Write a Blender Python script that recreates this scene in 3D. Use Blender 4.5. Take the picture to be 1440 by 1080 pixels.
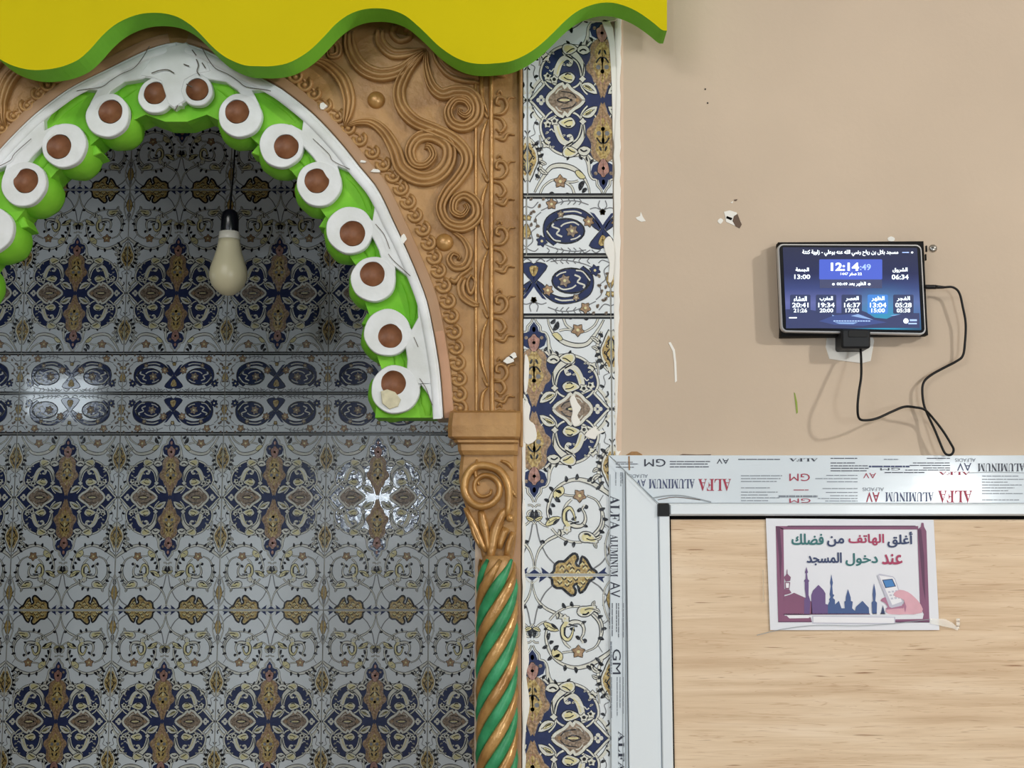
import bpy, math, random
from math import sin, cos, pi, radians, tan, atan2, sqrt
from mathutils import Vector, Matrix
from mathutils.geometry import tessellate_polygon

for _o in list(bpy.data.objects):
    bpy.data.objects.remove(_o)
SC = bpy.context.scene
COL = SC.collection
rnd = random.Random(7)

# ------------------------------------------------------------------ camera
F = 1751.0                      # focal length in pixels of the 1440 px wide frame
H = 1.55                        # camera height
PITCH = radians(7.2)
D = 2.0                         # distance to the front wall
DN = 3.0                        # distance to the tiled back wall of the niche
cd = bpy.data.cameras.new('camera')
cd.sensor_width = 36.0
cd.lens = F * 36.0 / 1440.0
cd.clip_start = 0.05
cam = bpy.data.objects.new('camera', cd)
COL.objects.link(cam)
cam.location = (0, 0, H)
cam.rotation_euler = (pi / 2 + PITCH, 0, 0)
SC.camera = cam

# ------------------------------------------------------------------ world, lights, exposure
w = bpy.data.worlds.new('world')
SC.world = w
w.use_nodes = True
w.node_tree.nodes['Background'].inputs[0].default_value = (0.88, 0.97, 1.0, 1)
w.node_tree.nodes['Background'].inputs[1].default_value = 0.35


def area_light(name, loc, target, sx, sy, power, col):
    l = bpy.data.lights.new(name, 'AREA')
    l.shape = 'RECTANGLE'
    l.size, l.size_y = sx, sy
    l.energy = power
    l.color = col
    o = bpy.data.objects.new(name, l)
    COL.objects.link(o)
    o.location = loc
    o.rotation_euler = (Vector(target) - Vector(loc)).to_track_quat('-Z', 'Y').to_euler()
    return o


area_light('lamp_key', (3.2, -0.5, 3.08), (0.4, 2, 1.7), 0.16, 0.16, 52, (1.0, 0.99, 0.95))
area_light('ceiling_panel_light', (-1.0, -0.35, 3.1), (-0.5, 1.7, 1.2), 1.2, 0.35, 18, (1.0, 1.0, 0.97))
area_light('window_light_high', (-3.3, -4.0, 2.65), (-1.0, 3, 1.8), 0.8, 0.75, 22, (0.85, 0.88, 1.0))
area_light('window_light_low', (-1.06, -4.0, 1.88), (-0.4, 3, 1.6), 0.16, 0.2, 22, (0.82, 0.92, 1.0))
area_light('fill_light_front', (2.5, -3.8, 1.2), (0.9, 2, 1.35), 0.8, 1.2, 58, (0.92, 0.98, 1.0))  # added soft fill from low front right, brightens the lower wall and board
area_light('window_light_right', (2.8, -4.0, 1.86), (1, 2, 1.6), 0.13, 0.13, 9, (0.95, 0.98, 1.0))
area_light('niche_side_light', (-1.385, 2.2, 1.99), (-1.0, 3, 1.5), 0.20, 0.13, 0.8, (0.80, 0.91, 1.0))
SC.view_settings.view_transform = 'Standard'
SC.view_settings.look = 'None'
SC.view_settings.gamma = 1.0
SC.view_settings.use_curve_mapping = False
SC.view_settings.exposure = 0.0
SC.cycles.max_bounces = 6
SC.cycles.diffuse_bounces = 4
SC.cycles.glossy_bounces = 3


# ------------------------------------------------------------------ helpers
def W(px, py, y=D):
    """point of the vertical plane at distance y that the photograph shows at this pixel"""
    a = (px - 720.0) / F
    b = (540.0 - py) / F
    dx, dy, dz = a, cos(PITCH) - b * sin(PITCH), sin(PITCH) + b * cos(PITCH)
    t = y / dy
    return Vector((dx * t, y, H + dz * t))


S = D / F                       # metres per pixel on the front wall
SN = DN / F
AX = W(243, 300).x              # axis of the arch


def lin(c):
    c = c / 255.0
    return c / 12.92 if c <= 0.04045 else ((c + 0.055) / 1.055) ** 2.4


def RGB(r, g, b):
    return (lin(r), lin(g), lin(b), 1.0)


MATS = {}


def mat(name, rgb, rough=0.5, metal=0.0, var=0.0, vscale=20.0, bump=0.0, bscale=60.0, emit=0.0,
        rgb2=None, coat=0.0, spec=0.5, stretch=None, detail=4.0, rvar=0.0, alpha=1.0):
    m = bpy.data.materials.new(name)
    m.use_nodes = True
    nt = m.node_tree
    b = nt.nodes['Principled BSDF']
    b.inputs['Roughness'].default_value = rough
    b.inputs['Metallic'].default_value = metal
    b.inputs['Specular IOR Level'].default_value = spec
    b.inputs['Coat Weight'].default_value = coat
    b.inputs['Alpha'].default_value = alpha
    c1 = RGB(*rgb)
    b.inputs['Base Color'].default_value = c1
    tc = nt.nodes.new('ShaderNodeTexCoord')
    mp = nt.nodes.new('ShaderNodeMapping')
    nt.links.new(tc.outputs['Object'], mp.inputs[0])
    if stretch:
        mp.inputs['Scale'].default_value = stretch
    n = nt.nodes.new('ShaderNodeTexNoise')
    n.inputs['Scale'].default_value = vscale
    n.inputs['Detail'].default_value = detail
    nt.links.new(mp.outputs[0], n.inputs['Vector'])
    if var > 0 or rgb2:
        r = nt.nodes.new('ShaderNodeValToRGB')
        c2 = RGB(*rgb2) if rgb2 else tuple(x * (1 - var) for x in c1[:3]) + (1,)
        c0 = c1 if rgb2 else tuple(min(1, x * (1 + var * 0.6)) for x in c1[:3]) + (1,)
        r.color_ramp.elements[0].position = 0.35
        r.color_ramp.elements[1].position = 0.68
        r.color_ramp.elements[0].color = c2
        r.color_ramp.elements[1].color = c0
        nt.links.new(n.outputs['Fac'], r.inputs[0])
        nt.links.new(r.outputs[0], b.inputs['Base Color'])
        src = r.outputs[0]
    else:
        src = None
    if rvar:
        mr = nt.nodes.new('ShaderNodeMapRange')
        mr.inputs['To Min'].default_value = rough
        mr.inputs['To Max'].default_value = rough + rvar
        nt.links.new(n.outputs['Fac'], mr.inputs[0])
        nt.links.new(mr.outputs[0], b.inputs['Roughness'])
    if emit > 0:
        b.inputs['Emission Color'].default_value = c1
        b.inputs['Emission Strength'].default_value = emit
        if src:
            nt.links.new(src, b.inputs['Emission Color'])
    if bump > 0:
        n2 = nt.nodes.new('ShaderNodeTexNoise')
        n2.inputs['Scale'].default_value = bscale
        n2.inputs['Detail'].default_value = 4
        nt.links.new(mp.outputs[0], n2.inputs['Vector'])
        bp = nt.nodes.new('ShaderNodeBump')
        bp.inputs['Strength'].default_value = bump
        bp.inputs['Distance'].default_value = 0.002
        nt.links.new(n2.outputs['Fac'], bp.inputs['Height'])
        nt.links.new(bp.outputs[0], b.inputs['Normal'])
    MATS[name] = m
    return m


class MB:
    """collects faces with a material each, then links them as one mesh object"""

    def __init__(s):
        s.v, s.f, s.m, s.sm = [], [], [], []

    def add(s, vs, fs, m, smooth=False):
        k = len(s.v)
        s.v.extend([tuple(v) for v in vs])
        for f in fs:
            s.f.append([i + k for i in f])
            s.m.append(m)
            s.sm.append(smooth)

    def mesh(s, name, org=(0, 0, 0)):
        me = bpy.data.meshes.new(name)
        ox, oy, oz = org
        me.from_pydata([(a - ox, b - oy, c - oz) for a, b, c in s.v], [], s.f)
        ms = []
        for m in s.m:
            if m not in ms:
                ms.append(m)
        for m in ms:
            me.materials.append(MATS[m])
        ix = {m: i for i, m in enumerate(ms)}
        me.polygons.foreach_set('material_index', [ix[m] for m in s.m])
        me.polygons.foreach_set('use_smooth', s.sm)
        me.update()
        return me

    def build(s, name, parent=None, org=None):
        if org is None:
            xs = [v[0] for v in s.v]; ys = [v[1] for v in s.v]; zs = [v[2] for v in s.v]
            org = ((min(xs) + max(xs)) / 2, max(ys), min(zs))
        o = bpy.data.objects.new(name, s.mesh(name, org))
        COL.objects.link(o)
        o['_w'] = list(org)
        if parent is not None:
            o.parent = parent
            pw = parent['_w']
            o.location = (org[0] - pw[0], org[1] - pw[1], org[2] - pw[2])
        else:
            o.location = org
        return o


def tag(o, label=None, cat=None, group=None, kind=None):
    if label: o['label'] = label
    if cat: o['category'] = cat
    if group: o['group'] = group
    if kind: o['kind'] = kind
    return o


def thing(name, loc, label, cat, group=None):
    o = bpy.data.objects.new(name, None)
    o.empty_display_size = 0.05
    COL.objects.link(o)
    o.location = loc
    o['_w'] = list(loc)
    return tag(o, label, cat, group)


def copy_part(src, parent, org):
    o = src.copy()
    COL.objects.link(o)
    o.parent = parent
    pw = parent['_w']
    o.location = (org[0] - pw[0], org[1] - pw[1], org[2] - pw[2])
    o['_w'] = list(org)
    return o


def box(mb, x0, x1, y0, y1, z0, z1, m, bev=0.0):
    if bev <= 0:
        v = [(x, y, z) for x in (x0, x1) for y in (y0, y1) for z in (z0, z1)]
        mb.add(v, [(0, 1, 3, 2), (4, 6, 7, 5), (0, 4, 5, 1), (2, 3, 7, 6), (0, 2, 6, 4), (1, 5, 7, 3)], m)
    else:
        b = bev
        rings = [(y1, 0), (y0 + b, 0), (y0, b)]
        v = []
        for y, i in rings:
            v += [(x0 + i, y, z0 + i), (x1 - i, y, z0 + i), (x1 - i, y, z1 - i), (x0 + i, y, z1 - i)]
        f = []
        for r in range(2):
            for k in range(4):
                f.append((r * 4 + k, r * 4 + (k + 1) % 4, r * 4 + 4 + (k + 1) % 4, r * 4 + 4 + k))
        f += [(8, 9, 10, 11), (3, 2, 1, 0)]
        mb.add(v, f, m)


def tess(p2):
    return [tuple(t) for t in tessellate_polygon([[Vector((a, b, 0)) for a, b in p2]])]


def extrude(mb, xz, y0, y1, m, mside=None, bev=0.0, smooth=False):
    """prism over the outline xz, front at y0 (near), back at y1, optional small front bevel by scaling edges inwards"""
    n = len(xz)
    tri = tess(xz)
    ar = sum(xz[i][0] * xz[(i + 1) % n][1] - xz[(i + 1) % n][0] * xz[i][1] for i in range(n))
    sg = 1 if ar > 0 else -1
    if bev > 0:
        ins = []
        for i in range(n):
            a, b, c = xz[i - 1], xz[i], xz[(i + 1) % n]
            d1 = Vector((b[0] - a[0], b[1] - a[1])); d2 = Vector((c[0] - b[0], c[1] - b[1]))
            if d1.length < 1e-9 or d2.length < 1e-9:
                ins.append(b); continue
            d1.normalize(); d2.normalize()
            nn = Vector((-d1.y - d2.y, d1.x + d2.x))
            if nn.length < 1e-6:
                ins.append(b); continue
            nn.normalize()
            ins.append((b[0] + sg * nn.x * bev, b[1] + sg * nn.y * bev))
    else:
        ins = xz
    v = [(x, y0, z) for x, z in ins]
    fr = list(tri)
    mb.add(v, fr, m, smooth)
    yb = y0 + bev
    if bev > 0:
        mb.add([(x, y0, z) for x, z in ins] + [(x, yb, z) for x, z in xz],
               [(i, (i + 1) % n, n + (i + 1) % n, n + i) for i in range(n)], m, smooth)
    mb.add([(x, yb, z) for x, z in xz] + [(x, y1, z) for x, z in xz],
           [(i, (i + 1) % n, n + (i + 1) % n, n + i) for i in range(n)], mside or m, smooth)
    mb.add([(x, y1, z) for x, z in xz], [t[::-1] for t in tri], mside or m)


def crom(pts, n=6, closed=False):
    """Catmull-Rom samples through pts (tuples of any length)"""
    P = list(pts)
    if len(P) < 3:
        return [tuple(a + (b - a) * k / n for a, b in zip(P[0], P[1])) for k in range(n + 1)]
    out = []
    L = len(P)
    rng = range(L) if closed else range(L - 1)
    for i in rng:
        p1, p2 = P[i], P[(i + 1) % L]
        p0 = P[i - 1] if (i > 0 or closed) else tuple(2 * a - b for a, b in zip(p1, p2))
        p3 = P[(i + 2) % L] if (i + 2 < L or closed) else tuple(2 * b - a for a, b in zip(p1, p2))
        for k in range(n):
            t = k / n
            out.append(tuple(0.5 * ((2 * b) + (c - a) * t + (2 * a - 5 * b + 4 * c - d) * t * t + (3 * b - a - 3 * c + d) * t ** 3)
                             for a, b, c, d in zip(p0, p1, p2, p3)))
    if not closed:
        out.append(tuple(P[-1]))
    return out


def ribbon(mb, xz, ws, y, m):
    """flat ribbon on the plane y"""
    n = len(xz)
    v = []
    for i in range(n):
        a = xz[max(0, i - 1)]; b = xz[min(n - 1, i + 1)]
        dx, dz = b[0] - a[0], b[1] - a[1]
        l = sqrt(dx * dx + dz * dz) or 1e-9
        nx, nz = -dz / l, dx / l
        h = ws[i] / 2
        v += [(xz[i][0] + nx * h, y, xz[i][1] + nz * h), (xz[i][0] - nx * h, y, xz[i][1] - nz * h)]
    mb.add(v, [(2 * i, 2 * i + 1, 2 * i + 3, 2 * i + 2) for i in range(n - 1)], m)


ROUND = [(-1, 0), (-.9, .45), (-.65, .8), (-.3, .97), (0, 1), (.3, .97), (.65, .8), (.9, .45), (1, 0)]
RIB3 = [(-1, 0), (-.97, .85), (-.8, 1), (-.6, .85), (-.5, .12), (-.4, .8), (-.1, 1), (.2, .8), (.31, .1), (.42, .75), (.7, .85), (.93, .6), (1, 0)]
RIB2 = [(-1, 0), (-.95, .85), (-.65, 1), (-.28, .8), (-.08, .08), (.12, .75), (.5, .85), (.9, .6), (1, 0)]


def ridge(mb, pts, w, h, y, m, prof=ROUND, n=6, mir=False, closed=False, px=True, yd=None):
    """raised carved stroke on the wall plane y; pts in pixels of the photograph, w and h in pixels"""
    q = crom(pts, n, closed)
    L = len(q)
    P = []
    for a in q:
        p = W(a[0], a[1], y) if px else Vector((a[0], y, a[1]))
        P.append(((2 * AX - p.x) if mir else p.x, p.z))
    sc = S if px else 1.0
    v = []
    k = len(prof)
    for i in range(L):
        if closed:
            a, b = P[i - 1], P[(i + 1) % L]
        else:
            a, b = P[max(0, i - 1)], P[min(L - 1, i + 1)]
        dx, dz = b[0] - a[0], b[1] - a[1]
        l = sqrt(dx * dx + dz * dz) or 1e-9
        nx, nz = -dz / l, dx / l
        if mir:
            nx, nz = -nx, -nz
        t = i / (L - 1)
        if isinstance(w, (list, tuple)):
            s = t * (len(w) - 1); j = min(int(s), len(w) - 2)
            ww = w[j] + (w[j + 1] - w[j]) * (s - j)
        else:
            ww = w
        end = 1.0 if closed else min(1.0, min(t, 1 - t) * L / 2.5 + 0.15)
        hh = (h if not isinstance(h, (list, tuple)) else h[0] + (h[1] - h[0]) * t) * sc * min(1, end)
        for u, e in prof:
            v.append((P[i][0] + nx * u * ww * sc / 2, y - e * hh, P[i][1] + nz * u * ww * sc / 2))
    f = []
    for i in range(L if closed else L - 1):
        i2 = (i + 1) % L
        for j in range(k - 1):
            f.append((i * k + j, i * k + j + 1, i2 * k + j + 1, i2 * k + j))
    mb.add(v, f, m, True)


def lathe(mb, c, prof, m, seg=24, axis='z', smooth=True, sx=1.0, sy=1.0):
    """prof: (radius, height); axis z up or y towards the back"""
    v = []
    for r, h in prof:
        for k in range(seg):
            a = 2 * pi * k / seg
            if axis == 'z':
                v.append((c[0] + r * cos(a) * sx, c[1] + r * sin(a) * sy, c[2] + h))
            else:
                v.append((c[0] + r * cos(a) * sx, c[1] + h, c[2] + r * sin(a) * sy))
    f = []
    for i in range(len(prof) - 1):
        for k in range(seg):
            k2 = (k + 1) % seg
            f.append((i * seg + k, i * seg + k2, (i + 1) * seg + k2, (i + 1) * seg + k))
    f.append(tuple(range(seg)))
    f.append(tuple(range((len(prof) - 1) * seg, len(prof) * seg)))
    mb.add(v, f, m, smooth)


def tube(mb, pts, r, m, seg=8, n=6, closed=False):
    q = [Vector(a) for a in crom([tuple(p) for p in pts], n, closed)] if n else [Vector(p) for p in pts]
    L = len(q)
    v = []
    up = Vector((0, 1, 0))
    for i in range(L):
        t = (q[min(L - 1, i + 1)] - q[max(0, i - 1)])
        if t.length < 1e-9: t = Vector((0, 0, 1))
        t.normalize()
        a = t.cross(up)
        if a.length < 1e-3: a = t.cross(Vector((1, 0, 0)))
        a.normalize()
        b = t.cross(a).normalized()
        rr = r if not isinstance(r, (list, tuple)) else r[0] + (r[1] - r[0]) * i / (L - 1)
        for k in range(seg):
            th = 2 * pi * k / seg
            v.append(tuple(q[i] + a * cos(th) * rr + b * sin(th) * rr))
    f = [(i * seg + k, i * seg + (k + 1) % seg, (i + 1) * seg + (k + 1) % seg, (i + 1) * seg + k) for i in range(L - 1) for k in range(seg)]
    f += [tuple(range(seg)), tuple(range((L - 1) * seg, L * seg))]
    mb.add(v, f, m, True)


# ---- lettering as flat mesh
_TC = {}
AR = {'ا': (0xFE8D, 2), 'أ': (0xFE83, 2), 'ب': (0xFE8F, 4), 'ة': (0xFE93, 2), 'ت': (0xFE95, 4), 'ج': (0xFE9D, 4),
      'ح': (0xFEA1, 4), 'خ': (0xFEA5, 4), 'د': (0xFEA9, 2), 'ر': (0xFEAD, 2), 'ز': (0xFEAF, 2), 'س': (0xFEB1, 4),
      'ش': (0xFEB5, 4), 'ص': (0xFEB9, 4), 'ض': (0xFEBD, 4), 'ظ': (0xFEC5, 4), 'ع': (0xFEC9, 4), 'غ': (0xFECD, 4),
      'ف': (0xFED1, 4), 'ق': (0xFED5, 4), 'ك': (0xFED9, 4), 'ل': (0xFEDD, 4), 'م': (0xFEE1, 4), 'ن': (0xFEE5, 4),
      'ه': (0xFEE9, 4), 'و': (0xFEED, 2), 'ي': (0xFEF1, 4), 'ء': (0xFE80, 1)}


def shape_ar(s):
    out = []
    i = 0
    while i < len(s):
        c = s[i]
        if c not in AR:
            out.append(c); i += 1; continue
        prev = i > 0 and s[i - 1] in AR and AR[s[i - 1]][1] == 4
        if c == 'ل' and i + 1 < len(s) and s[i + 1] == 'ا':
            out.append(chr(0xFEFC if prev else 0xFEFB)); i += 2; continue
        base, nf = AR[c]
        nxt = nf == 4 and i + 1 < len(s) and s[i + 1] in AR and s[i + 1] != 'ء'
        if nf == 4:
            k = 3 if (prev and nxt) else 2 if nxt else 1 if prev else 0
        elif nf == 2:
            k = 1 if prev else 0
        else:
            k = 0
        out.append(chr(base + k)); i += 1
    return ''.join(reversed(out))


def serif(s):
    return ''.join(chr(0x1D400 + ord(c) - 65) if 'A' <= c <= 'Z' else c for c in s)


def contour_fill(cu):
    """fill a text curve whose glyph contours overlap themselves, by the non-zero winding rule"""
    import numpy as np
    from mathutils.geometry import delaunay_2d_cdt
    cu.dimensions = '2D'
    cu.fill_mode = 'NONE'
    ob = bpy.data.objects.new('lettering', cu)
    me = ob.to_mesh()
    co = [(p.co.x, p.co.y) for p in me.vertices]
    ed = [tuple(e.vertices) for e in me.edges]
    ob.to_mesh_clear(); bpy.data.objects.remove(ob)
    nx = {}
    for a, b in ed:
        nx.setdefault(a, []).append(b); nx.setdefault(b, []).append(a)
    seen, loops = set(), []
    for s in range(len(co)):
        if s in seen or s not in nx: continue
        lp, prev, cur = [s], None, s
        seen.add(s)
        first = (s + 1) if (s + 1) in nx[s] else nx[s][0]
        cur = first
        while cur != s and cur not in seen:
            seen.add(cur); lp.append(cur)
            k = [q for q in nx[cur] if q not in seen]
            if not k: break
            cur = k[0]
        loops.append(lp)
    A, B = [], []
    for lp in loops:
        for i in range(len(lp)):
            A.append(co[lp[i]]); B.append(co[lp[(i + 1) % len(lp)]])
    A, B = np.array(A), np.array(B)
    res = delaunay_2d_cdt([Vector(c) for c in co], [(lp[i], lp[(i + 1) % len(lp)]) for lp in loops for i in range(len(lp))], [], 0, 1e-6)
    V = [(q.x, q.y) for q in res[0]]
    out = []
    for t in res[2]:
        cx = sum(V[i][0] for i in t) / 3; cy = sum(V[i][1] for i in t) / 3
        up = (A[:, 1] <= cy) & (B[:, 1] > cy); dn = (A[:, 1] > cy) & (B[:, 1] <= cy)
        m_ = up | dn
        dyy = np.where(m_, B[:, 1] - A[:, 1], 1)
        x = A[:, 0] + (cy - A[:, 1]) / dyy * (B[:, 0] - A[:, 0])
        w = int((up & (x > cx)).sum()) - int((dn & (x > cx)).sum())
        if w: out.append(tuple(t))
    return V, out


def glyphs(body, bold=0.0, ar=False):
    key = (body, bold, ar)
    if key not in _TC:
        cu = bpy.data.curves.new('lettering', 'FONT')
        cu.body = shape_ar(body) if ar else body
        cu.offset = bold
        cu.resolution_u = 3
        if ar:
            cu.offset = 0
            v, f = contour_fill(cu)
        else:
            ob = bpy.data.objects.new('lettering', cu)
            me = ob.to_mesh()
            v = [(p.co.x, p.co.y) for p in me.vertices]
            f = [tuple(p.vertices) for p in me.polygons]
            ob.to_mesh_clear()
            bpy.data.objects.remove(ob)
        bpy.data.curves.remove(cu)
        x0 = min(p[0] for p in v); x1 = max(p[0] for p in v)
        y0 = min(p[1] for p in v); y1 = max(p[1] for p in v)
        _TC[key] = ([((p[0] - x0) / (x1 - x0), (p[1] - y0) / (y1 - y0)) for p in v], f)
    return _TC[key]


def text(mb, body, rect, m, y, bold=0.0, ar=False, rot=0, fr=None):
    """fit the lettering into rect = (x0, y0, x1, y1) pixels; fr maps (px, py) to a point, default the plane y"""
    v, f = glyphs(body, bold, ar)
    x0, y0, x1, y1 = rect
    fr = fr or (lambda a, b: W(a, b, y))
    out = []
    for a, b in v:
        if rot == 0: u, t = a, 1 - b
        elif rot == 180: u, t = 1 - a, b
        elif rot == 90: u, t = b, a          # reads downwards
        out.append(tuple(fr(x0 + (x1 - x0) * u, y0 + (y1 - y0) * t)))
    mb.add(out, f, m)

# ------------------------------------------------------------------ materials
mat('plaster', (202, 183, 162), 0.75, var=0.07, vscale=2.5, bump=0.15, bscale=90)
mat('plaster_edge', (214, 190, 168), 0.75, var=0.05, vscale=5)
mat('room_white', (225, 222, 214), 0.8)
mat('floor_red', (150, 140, 130), 0.9, var=0.2)
mat('tile_white', (226, 232, 236), 0.07, var=0.03, vscale=8, bump=0.05, bscale=110)
mat('tile_side', (110, 110, 106), 0.5)
mat('grout', (215, 214, 206), 0.8)
mat('t_navy', (48, 58, 96), 0.09, var=0.15, vscale=60, bump=0.12, bscale=140)
mat('t_ink', (26, 28, 36), 0.14, bump=0.9, bscale=150)
mat('t_grey', (118, 120, 124), 0.14, bump=0.9, bscale=150)
mat('t_cream', (214, 214, 204), 0.10, bump=0.9, bscale=150)
mat('t_gold', (206, 184, 124), 0.14, rgb2=(140, 112, 60), vscale=260, bump=0.7, bscale=180)
mat('t_yellow', (218, 210, 160), 0.14, var=0.1, vscale=100, bump=0.9, bscale=150)
mat('t_brown', (164, 134, 102), 0.16, var=0.45, vscale=240, bump=0.9, bscale=150)
mat('t_pink', (172, 130, 118), 0.16, var=0.4, vscale=120, bump=0.9, bscale=150)
mat('t_taupe', (148, 130, 112), 0.16, var=0.5, vscale=260, bump=0.9, bscale=150)
mat('t_line', (20, 22, 30), 0.15)
mat('gold', (184, 143, 90), 0.34, rgb2=(152, 111, 62), metal=0.15, vscale=14, bump=0.9, bscale=70, spec=0.6, rvar=0.25)
mat('gold_flat', (176, 142, 110), 0.5, rgb2=(164, 126, 92), vscale=6, bump=0.25, bscale=80)
mat('gold_bright', (202, 158, 96), 0.3, rgb2=(158, 114, 60), metal=0.3, vscale=22, bump=0.8, bscale=75, spec=0.7)
mat('peach', (200, 154, 122), 0.5, rgb2=(180, 136, 104), vscale=12, bump=0.2)
mat('copper', (146, 98, 68), 0.5, rgb2=(104, 62, 38), vscale=32, bump=0.4, bscale=60, spec=0.4)
mat('arch_white', (232, 236, 240), 0.5, rgb2=(206, 210, 208), vscale=14, bump=0.35, bscale=70)
mat('arch_green', (136, 206, 60), 0.6, spec=0.25, rgb2=(104, 182, 36), vscale=14, bump=0.4, bscale=60)
mat('crack', (92, 84, 78), 0.9)
mat('yellowed', (206, 200, 170), 0.6, var=0.15, vscale=90)
mat('canopy_yellow', (202, 187, 8), 0.7, spec=0.12, var=0.05, vscale=3, bump=0.1)
mat('canopy_green', (128, 206, 62), 0.7, spec=0.2, var=0.1, vscale=10, bump=0.2)
mat('jade', (62, 164, 112), 0.42, rgb2=(36, 128, 80), vscale=34, bump=0.4, bscale=60)
mat('chip_white', (236, 234, 228), 0.8)
mat('chip_dark', (104, 86, 74), 0.9)
mat('scuff_green', (140, 160, 70), 0.8)
mat('rust', (168, 128, 84), 0.8, var=0.4, vscale=60)
mat('dot', (40, 36, 34), 0.8)
mat('alu_white', (228, 236, 242), 0.28, spec=0.5, coat=0.1)
mat('film', (218, 228, 236), 0.13, var=0.03, vscale=10, bump=0.04, bscale=40)
mat('film_clear', (232, 238, 244), 0.1)
mat('ink_black', (34, 38, 58), 0.4)
mat('ink_blue', (52, 62, 104), 0.4)
mat('ink_red', (160, 34, 66), 0.4)
mat('ink_grey', (120, 128, 140), 0.4)
mat('seam', (150, 158, 164), 0.5)
mat('black_gap', (8, 7, 7), 0.9, spec=0.1)
mat('black_rubber', (12, 12, 14), 0.45, spec=0.3)
mat('paper', (232, 234, 242), 0.55, var=0.02, vscale=10, bump=0.2, bscale=12)
mat('p_plum', (136, 82, 116), 0.5, var=0.1, vscale=12)
mat('p_plum_dark', (92, 50, 84), 0.5)
mat('p_violet', (104, 78, 132), 0.5)
mat('p_blue', (62, 88, 142), 0.5)
mat('p_navy', (40, 56, 100), 0.5)
mat('p_teal', (38, 110, 112), 0.5)
mat('p_crimson', (170, 50, 92), 0.5)
mat('p_skin', (222, 170, 184), 0.5, var=0.08, vscale=40)
mat('p_skin_dark', (176, 116, 146), 0.5)
mat('p_white', (240, 240, 246), 0.5)
mat('p_grey', (196, 196, 212), 0.5)
mat('p_lcd', (66, 130, 196), 0.5)
mat('tape', (206, 196, 176), 0.15, alpha=0.45)
mat('case_black', (14, 13, 13), 0.7, bump=0.1, spec=0.2)
mat('tablet_silver', (196, 196, 198), 0.3, metal=0.2)
mat('bezel', (8, 9, 16), 0.12)
mat('adapter_black', (26, 28, 32), 0.5, bump=0.1, spec=0.3)
mat('steel', (170, 166, 160), 0.3, metal=0.9)
mat('bulb_glass', (196, 188, 158), 0.35, spec=0.5)
mat('bulb_collar', (200, 196, 184), 0.4)
mat('socket_black', (14, 16, 22), 0.25)
mat('s_text', (232, 244, 250), 0.5, emit=1.1)
mat('s_text_dim', (150, 176, 226), 0.5, emit=0.8)
mat('s_blue', (58, 80, 176), 0.5, emit=0.75)
mat('s_card', (34, 46, 88), 0.5, emit=0.45)
mat('s_card_on', (48, 110, 184), 0.5, emit=0.75)
mat('s_band', (50, 56, 92), 0.5, emit=0.6)
mat('s_ridge', (34, 44, 88), 0.5, emit=0.6)
mat('s_ridge_far', (44, 62, 120), 0.5, emit=0.6)
mat('s_snow', (120, 150, 196), 0.5, emit=0.7)


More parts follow.
